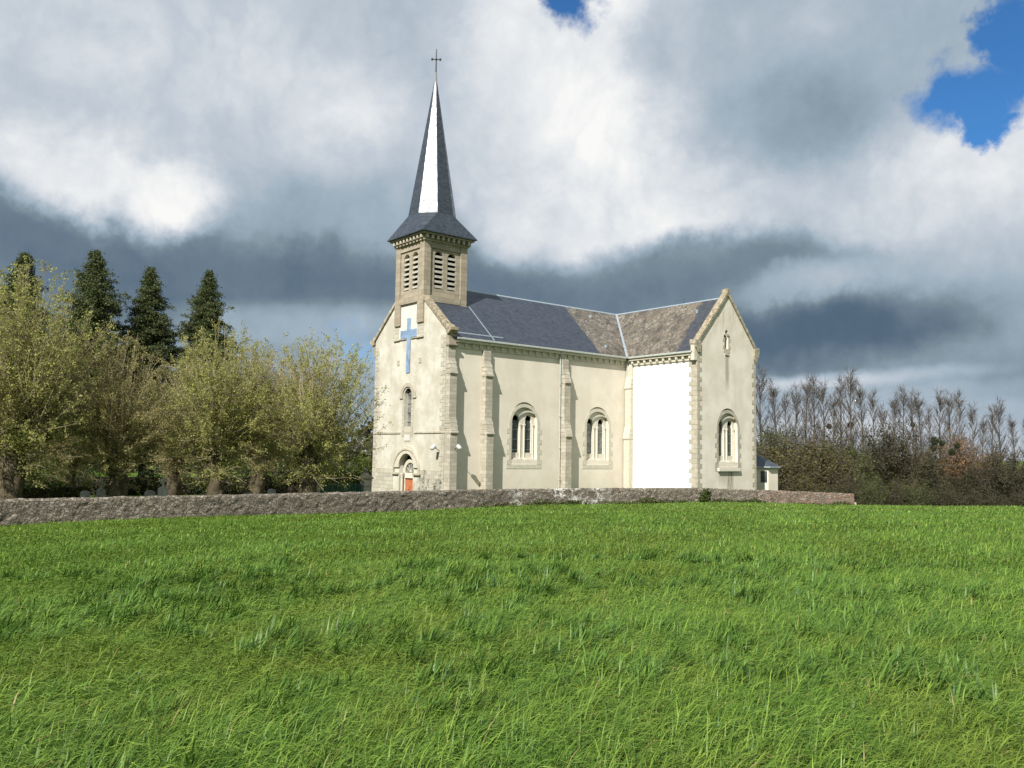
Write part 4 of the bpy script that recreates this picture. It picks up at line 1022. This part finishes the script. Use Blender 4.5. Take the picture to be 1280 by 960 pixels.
def poplar(seed, H=19):
    global rng; rng = np.random.default_rng(seed)
    tr = Twigs(); z = np.linspace(-1, H*.97, 16); lean = rng.normal(size=2)*.02
    tr.add(np.stack([z*lean[0]+.1*np.sin(z*.4), z*lean[1]+.1*np.cos(z*.3), z], 1), .24, .02, 6)
    tw = Twigs()
    for i in range(105):
        t = rng.uniform(.28, .99)**.9; p = np.array([t*H*lean[0], t*H*lean[1], t*H]); a = rng.uniform(0, 2*math.pi)
        L = (1.08-t)*H*.23*rng.uniform(.45, 1.3)+.6
        c = curve(p, [math.cos(a)*.62, math.sin(a)*.62, .9], L, 5, up=.3, wob=.07); tw.add(c, .038*(1.15-t)+.008, .008, 3)
        for t2 in rng.uniform(.2, 1, 9):
            j = min(int(t2*5), 4); c2 = curve(c[j], (c[j+1]-c[j])*2+rng.normal(size=3)*.30, rng.uniform(.4, 1.3), 3, up=.3, wob=.1); tw.add(c2, .016, .006, 3)
    return tr.mesh('trunk', True), tw.mesh('branches')
POP = [poplar(31), poplar(32), poplar(33)]
PT = [(951, 470, 118), (971, 470, 122), (983, 474, 128), (994, 472, 120), (1005, 478, 132), (1015, 473, 124), (1028, 480, 134), (1041, 477, 124), (1052, 484, 136), (1064, 476, 126), (1078, 486, 138), (1091, 485, 128), (1102, 490, 140),
      (1113, 483, 128), (1127, 492, 142), (1140, 489, 132), (1151, 496, 144), (1162, 498, 136), (1175, 497, 138), (1186, 502, 146), (1197, 499, 136), (1214, 500, 138), (1226, 506, 150), (1239, 503, 142), (1249, 505, 144), (1268, 520, 150), (1284, 524, 150)]
ordn = ['first', 'second', 'third', 'fourth', 'fifth', 'sixth', 'seventh', 'eighth', 'ninth', 'tenth', 'eleventh', 'twelfth', 'thirteenth', 'fourteenth', 'fifteenth', 'sixteenth', 'seventeenth', 'eighteenth', 'nineteenth', 'twentieth', 'twenty-first', 'twenty-second', 'twenty-third', 'twenty-fourth', 'twenty-fifth', 'twenty-sixth', 'twenty-seventh']
pop_pos = {}
for i, (u, vt, D) in enumerate(PT):
    tp = dep(u, vt, D); z0 = float(gz(tp[0], tp[1])); t, b = POP[i % 3]
    place([('trunk', t, 'bark_poplar' if i in (7, 11, 13, 20, 21) else 'twig_grey'), ('crown', b, 'twig_grey')], 'poplar_tree', (tp[0], tp[1], z0), 'bare tall poplar, %s to the right of the transept gable' % ordn[i], 'tree', 'bare poplars along the valley', i*1.3, (tp[2]-z0)/19.0*[1.03, .93, 1.0, 1.06, .88, .98, 1.04, .95, 1.02, .90][(i*7) % 10])
# mistletoe balls
def ball(seed):
    global rng; rng = np.random.default_rng(seed); P = rng.normal(size=(900, 3)); P /= np.linalg.norm(P, axis=1)[:, None]; P *= (rng.uniform(.2, 1, 900)**.45)[:, None]
    tw = Twigs()
    for i in range(30): d = rng.normal(size=3); tw.add(curve([0, 0, 0], d, .9, 3, wob=.1), .03, .01, 3)
    return tw.mesh('stems'), leaves_mesh('leaves', P, .11)
MS = ball(41)
for i, (u, v, D, r, lb) in enumerate([(1036.5, 533, 124, .62, 'leftmost mistletoe ball in the bare poplars'), (1063, 531, 126, .68, 'round mistletoe ball on the poplar next to the leftmost ball'), (1063, 560, 126, .5, 'small low mistletoe clump below the round ball'),
                    (1141, 531, 132, .6, 'mistletoe ball high in the middle of the poplar row'), (1168, 551, 112, .85, 'largest mistletoe ball left of the russet tree'), (1167, 560, 112, .7, 'mistletoe ball hanging just under the largest one'), (1177.5, 554, 112, .6, 'mistletoe ball between the largest one and the russet tree'),
                    (1196.5, 557, 112, .6, 'mistletoe ball in front of the russet crown'), (1190, 565, 112, .7, 'oval mistletoe ball low before the russet crown')]):
    c = dep(u, v, D); place([('stems', MS[0], 'bark_dark'), ('leaves', MS[1], 'mistletoe')], 'mistletoe', tuple(c), lb, 'mistletoe', 'mistletoe in the poplars', i, (r*.66, r*.66, r*.7))
BR = [broad(51, 10, 4.8, 1.0, .075, 56, 1.2), broad(52, 10, 4.2, 1.5, .07, 56, 1.2), broad(53, 7, 5.0, .3, .075, 64, 1.4, clump=1.2), broad(54, 10, 4.5, 1.8, .065, 50, 1.2, clump=.5)]
# (u, v_top, depth, variant, width scale, leaf material, label)
BT = [(962, 556, 100, 2, 1.25, 'scrub', 'wide olive-brown budding thicket just right of the sacristy'), (990, 548, 104, 2, 1.2, 'scrub', 'rounded olive willow scrub right of the sacristy thicket'), (1018, 556, 102, 2, 1.2, 'scrub', 'low brown-green willow scrub below the left mistletoe ball'),
      (958, 522, 112, 0, 1.0, 'scrub_green', 'greenish budding tree close against the transept gable'), (985, 520, 114, 1, 1.0, 'scrub', 'brown budding tree behind the willow scrub'), (1012, 528, 116, 3, 1.0, 'scrub', 'thin brown tree under the sixth poplar'),
      (1040, 555, 110, 2, 1.0, 'scrub_green', 'green bush at the foot of the leftmost mistletoe poplar'), (1060, 548, 112, 0, .8, 'scrub_green', 'green ivy-clad tree under the round mistletoe ball'),
      (1084, 535, 116, 1, .9, 'scrub_dark', 'dark tree left of the big olive crown'), (1110, 522, 112, 0, 1.15, 'scrub_dark', 'big rounded dark olive crown in the middle of the wood'), (1128, 534, 114, 1, 1.0, 'scrub', 'brown crown joined to the right of the big olive crown'),
      (1150, 538, 118, 3, 1.0, 'scrub', 'brown twiggy tree between the olive crown and the russet tree'), (1197, 534, 118, 0, 1.0, 'scrub_orange', 'russet orange budding tree among the right poplars'), (1172, 572, 114, 1, .9, 'scrub_dark', 'dark tree left below the russet crown'),
      (1212, 574, 112, 0, .8, 'scrub_dark', 'dark bushy tree right below the russet crown'), (1248, 556, 108, 0, 1.0, 'scrub_dark', 'dark brown tree near the right edge of the view'), (1276, 548, 106, 1, 1.1, 'scrub_dark', 'darkest tree cut by the right edge of the view'), (1300, 556, 106, 0, 1.1, 'scrub_dark', 'dark tree just outside the right edge'),
      (1050, 600, 92, 2, .8, 'scrub_dark', 'low dark bush right of the end of the stone wall'), (1085, 596, 92, 2, .9, 'scrub_green', 'low green bush second from the wall end'), (1120, 602, 92, 2, .9, 'scrub_dark', 'low dark hedge bush below the big olive crown'),
      (1152, 602, 92, 2, .9, 'scrub_green', 'low green-brown hedge bush beyond the field edge'), (1185, 606, 90, 2, .9, 'scrub_dark', 'low dark hedge bush below the russet tree'), (1215, 611, 88, 2, .8, 'scrub_dark', 'low dark hedge bush left of the bright meadow gap'),
      (1250, 612, 86, 2, .9, 'scrub_dark', 'low dark hedge bush right of the bright meadow gap'), (1285, 608, 86, 2, .9, 'scrub_dark', 'low dark hedge bush at the right edge'),
      (1136, 575, 100, 1, .7, 'scrub', 'slender budding sapling before the brown crown'), (1070, 575, 98, 3, .7, 'scrub_dark', 'thin dark sapling between the first hedge bushes'),
      (1000, 590, 94, 2, .9, 'scrub', 'olive bush just behind the right part of the stone wall')]
HB = {0: 10, 1: 10, 2: 7, 3: 10}
for i, (u, vt, D, k, ws, lf, lb) in enumerate(BT):
    tp = dep(u, vt, D); z0 = float(gz(tp[0], tp[1])); s_ = (tp[2]-z0)/HB[k]; t, b, l = BR[k]
    place([('trunk', t, 'bark_dark'), ('branches', b, 'twig_grey'), ('crown', l, lf)], 'shrub' if k == 2 else 'broadleaf_tree', (tp[0], tp[1], z0), lb, 'bush' if k == 2 else 'tree', 'scrub of the valley wood' if k == 2 else 'budding trees of the valley wood', i*1.1, (ws*max(s_, .8), ws*max(s_, .8), s_))
# distant wood masses on the hill behind
def mass(name, u0, u1, D, h0, seed, m, kind_label=None, nlay=7000, wd=14, skip=()):
    global rng; rng = np.random.default_rng(seed); P = []
    for i in range(nlay):
        u = rng.uniform(u0, u1); Dd = D+rng.uniform(-wd, wd); c = dep(u, 590, Dd)
        if any(a < u < b for a, b in skip) and rng.random() < .93: continue
        z0 = float(gz(c[0], c[1])); hh = h0*(.8+.12*math.sin(u*.045+seed)+.08*math.sin(u*.13+2*seed))
        P.append((c[0], c[1], z0+hh*rng.uniform(0, 1)**.8))
    o = link_mesh(leaves_mesh(name, np.array(P), .55), name, m); tag(o, kind='stuff'); return o
mass('distant_wood', 930, 1400, 230, 8, 61, 'scrub_dark', nlay=9000, skip=((1216, 1236),))
mass('distant_wood', -250, 520, 140, 15, 62, 'scrub_dark', nlay=16000)

# hedges and undergrowth behind the wall at left
def hedge(x0, y0, x1, y1, h_, w_, m, seed, dens=900, leaf=.07, name='hedge', label='', cat='hedge'):
    global rng; rng = np.random.default_rng(seed); L = math.hypot(x1-x0, y1-y0); n = int(L*dens)
    t = rng.uniform(0, 1, n); a = rng.uniform(-1, 1, n); b = rng.uniform(0, 1, n)
    face = rng.random(n) < .7; side = rng.choice([-1, 1], n)
    a = np.where(face, side*rng.uniform(.75, 1.1, n), a); hh = h_*(.8+.2*np.sin(t*L*1.3+seed)+.12*np.sin(t*L*4.1))
    b = np.where(face, b, rng.uniform(.85, 1.05, n))
    dx, dy = (x1-x0)/L, (y1-y0)/L
    P = np.stack([x0+(x1-x0)*t-dy*a*w_, y0+(y1-y0)*t+dx*a*w_, G0+b*hh], 1)
    e = empty(name, (x0, y0, G0), label, cat)
    link_mesh(leaves_mesh('leaves', P, leaf), 'foliage', m, e, True)
    c = B_(); c.box(0, L, -w_*.7, w_*.7, 0, h_*.62); o = c.build('stems', 'bark_dark', e, False); o.rotation_euler = (0, 0, math.atan2(y1-y0, x1-x0))
    return e
a = dep(-60, 600, 62); b = dep(368, 600, 72)
hedge(a[0], a[1], b[0], b[1], 2.2, .8, 'hedge', 71, 900, label='dark evergreen hedge behind the lime trunks')
a = dep(365, 600, 66); b = dep(462, 600, 74)
hedge(a[0], a[1], b[0], b[1], 3.0, .9, 'laurel', 72, 1200, label='brighter leafy hedge behind the gate pillars')
a = dep(-40, 600, 47); b = dep(110, 600, 52)
hedge(a[0], a[1], b[0], b[1], 2.0, .5, 'laurel', 73, 700, label='yellow-green leafy hedge at the foot of the largest lime')

# ------------------------------------------------------------------ grass field
def build_grass():
    global rng; rng = np.random.default_rng(5)
    Vs, Fs, Cs = [], [], []; off = 0
    right = np.array([math.sin(_y), -math.cos(_y)]); fwd = np.array([math.cos(_y), math.sin(_y)])
    for (r0, r1, dens, wdt, ln) in ((2.6, 6.5, 2500, .0046, .25), (6.5, 10, 1700, .0054, .24), (10, 16, 850, .0074, .22), (16, 26, 340, .0105, .20), (26, 42, 150, .016, .17), (42, 78, 70, .026, .13)):
        hw = R(39) if r0 > 5 else R(41)
        n = int(dens*hw*(r1*r1-r0*r0))
        r = np.sqrt(rng.uniform(r0*r0, r1*r1, n)); th = rng.uniform(-hw, hw, n)
        x = CAM[0]+r*(np.cos(th)*fwd[0]+np.sin(th)*right[0]); y = CAM[1]+r*(np.cos(th)*fwd[1]+np.sin(th)*right[1])
        wy = np.interp(x, WX, WY); wy = np.where(x > 23.6, 1e3, wy)
        Dd = (x-CAM[0])*fwd[0]+(y-CAM[1])*fwd[1]
        ok = (y < wy-.22) & (Dd < 71); x, y = x[ok], y[ok]; n = len(x); z = gz(x, y)
        # patchy vigour
        def wave(f, ph): return .5+.25*np.sin(x*f+1.7*np.sin(y*f*.8+ph)+ph)+.25*np.sin(y*f*1.1+1.5*np.sin(x*f*.7+2*ph)+2.2*ph)
        v1, v2, v3 = wave(.9, 1.0), wave(3.1, 2.3), wave(.23, 4.0)
        vig = np.clip(.2+.25*v1+.35*v2+.2*v3, 0, 1)
        L = ln*(.62+.66*vig)*rng.uniform(.55, 1.25, n); w = wdt*rng.uniform(.6, 1.35, n)
        la = rng.normal(0, .85, n)+.9*(v1-.5); lean = rng.uniform(.45, 1.75, n)*(.85+.3*v2)
        ldx = right[0]*np.cos(la)+fwd[0]*np.sin(la)*.9; ldy = right[1]*np.cos(la)+fwd[1]*np.sin(la)*.9
        wa = rng.uniform(0, math.pi, n)                      # blade facing
        sx, sy = -ldy*np.cos(wa*.5)+ldx*np.sin(wa*.5)*.4, ldx*np.cos(wa*.5)+ldy*np.sin(wa*.5)*.4
        segs = (0, .38, .72, 1.0) if r0 < 16 else (0, .55, 1.0)
        wf = (1, .92, .6, .0) if r0 < 16 else (1, .8, .0)
        rows = []
        for t, f in zip(segs, wf):
            ang = lean*(t**1.2)*1.35                        # bend
            hx = L*t*np.sin(ang*.75); hz = L*t*np.cos(ang*.75)
            px, py, pz = x+ldx*hx, y+ldy*hx, z+hz-.01
            if f > 0:
                tw = .25*w*t
                rows.append(np.stack([px-sx*w*f, py-sy*w*f, pz-tw], 1)); rows.append(np.stack([px+sx*w*f, py+sy*w*f, pz+tw], 1))
            else: rows.append(np.stack([px, py, pz], 1))
        V = np.stack(rows, 1); k = V.shape[1]; base = np.arange(n)[:, None]*k+off
        tri = []
        for s_ in range((k-1)//2-1): q = 2*s_; tri += [(q, q+1, q+3), (q, q+3, q+2)]
        q = k-3; tri.append((q, q+1, q+2))
        F = (base[:, None, :]+np.array(tri)[None]).reshape(-1); off += n*k
        g = (rng.uniform(0, 1, n)**1.7)[:, None]; ye = np.clip(1.25*(.62-vig)+rng.normal(0, .22, n), 0, 1)[:, None]
        c = (1-g)*np.array([.044, .108, .010])+g*np.array([.215, .330, .048]); c = c*(1-ye*.75)+np.array([.195, .205, .030])*ye*.75
        dead = (rng.random(n) < .010)[:, None]; c = np.where(dead, np.array([.26, .21, .075]), c)
        C = np.repeat(np.concatenate([c, np.ones((n, 1))], 1)[:, None, :], k, 1)
        Vs.append(V.reshape(-1, 3)); Fs.append(F); Cs.append(C.reshape(-1, 4))
    # rank tufts: long dark-green arching blades, darkened further to imitate shadow between clumps
    nt = 1300; rr = np.sqrt(rng.uniform(3.2**2, 17**2, nt)); th = rng.uniform(-R(38), R(38), nt)
    tx = CAM[0]+rr*(np.cos(th)*fwd[0]+np.sin(th)*right[0]); ty = CAM[1]+rr*(np.cos(th)*fwd[1]+np.sin(th)*right[1])
    keep = (np.sin(tx*1.1+.6*np.sin(ty*1.3))*np.sin(ty*.9+1.1*np.sin(tx*.8)) > -.15); tx, ty, rr = tx[keep], ty[keep], rr[keep]
    nb = 46; x = np.repeat(tx, nb); y = np.repeat(ty, nb); rp = np.repeat(rr, nb); n = len(x)
    x = x+rng.normal(0, .055, n); y = y+rng.normal(0, .055, n); z = gz(x, y)
    L = rng.uniform(.17, .34, n)*np.repeat(rng.uniform(.75, 1.15, len(tx)), nb); w = .0052*rng.uniform(.7, 1.4, n)*(1+rp*.045)
    la = rng.normal(0, .75, n)+np.repeat(rng.normal(-.1, .5, len(tx)), nb); lean = rng.uniform(.5, 1.9, n)
    ldx = right[0]*np.cos(la)+fwd[0]*np.sin(la); ldy = right[1]*np.cos(la)+fwd[1]*np.sin(la)
    rows = []; px, py, pz = x.copy(), y.copy(), z-.01; prev = 0
    for t, f in zip((0, .25, .5, .75, 1.0), (1, 1, .9, .6, 0)):
        ang = lean*t*1.15; dl = (t-prev)*L; prev = t
        px = px+ldx*dl*np.sin(ang); py = py+ldy*dl*np.sin(ang); pz = pz+dl*np.cos(ang)
        if f > 0: rows.append(np.stack([px+ldy*w*f, py-ldx*w*f, pz], 1)); rows.append(np.stack([px-ldy*w*f, py+ldx*w*f, pz], 1))
        else: rows.append(np.stack([px, py, pz], 1))
    V = np.stack(rows, 1); k = V.shape[1]; base = np.arange(n)[:, None]*k+off; tri = []
    for s_ in range((k-1)//2-1): q = 2*s_; tri += [(q, q+1, q+3), (q, q+3, q+2)]
    tri.append((k-3, k-2, k-1)); F = (base[:, None, :]+np.array(tri)[None]).reshape(-1); off += n*k
    g = rng.uniform(0, 1, n)[:, None]; c = (1-g)*np.array([.030, .085, .010])+g*np.array([.13, .23, .036])
    Vs.append(V.reshape(-1, 3)); Fs.append(F); Cs.append(np.repeat(np.concatenate([c, np.ones((n, 1))], 1)[:, None, :], k, 1).reshape(-1, 4))
    me = npmesh('grass', np.concatenate(Vs), np.concatenate(Fs), 3)
    at = me.color_attributes.new('tint', 'FLOAT_COLOR', 'POINT'); at.data.foreach_set('color', np.concatenate(Cs).astype(np.float32).ravel())
    o = link_mesh(me, 'grass', 'grass'); tag(o, kind='stuff'); return o
build_grass()
# weeds along the foot of the wall
def weeds():
    global rng; rng = np.random.default_rng(8); P = []
    for i in range(5200):
        x = rng.uniform(-4, 23.4); d = .5+.5*math.sin(x*.9)+.4*math.sin(x*2.3)
        if rng.random() > .25+.6*d: continue
        y = wall_y(x)-.28-rng.uniform(0, .3); P.append((x, y, float(gz(x, y))+rng.uniform(.03, .22+.28*max(0, d-.6))))
    o = link_mesh(leaves_mesh('weeds', np.array(P), .06), 'weeds', 'scrub_green'); tag(o, kind='stuff')
weeds()
for (u, wd, hh, lb) in ((885, .45, .95, 'taller ivy clump climbing the stone wall below the transept corner'), (877.5, .3, .5, 'small ivy clump at the foot of the wall, left of the taller one')):
    c = dep(u, 622, 59.6); y = wall_y(c[0])-.3; z0 = float(gz(c[0], y))
    P = rng.normal(size=(900, 3))*np.array([wd*.42, .10, .24*hh])+np.array([0, 0, hh*.5])
    e = empty('ivy_clump', (c[0], y, z0), lb, 'ivy', 'ivy on the churchyard wall')
    tw = Twigs()
    for i in range(12): tw.add(curve([rng.uniform(-.1, .1), .05, 0], [rng.uniform(-.3, .3), 0, 1], hh*.8, 4, wob=.12), .012, .004, 3)
    link_mesh(tw.mesh('stems'), 'stems', 'bark_dark', e); link_mesh(leaves_mesh('leaves', P, .06), 'leaves', 'scrub_green', e)
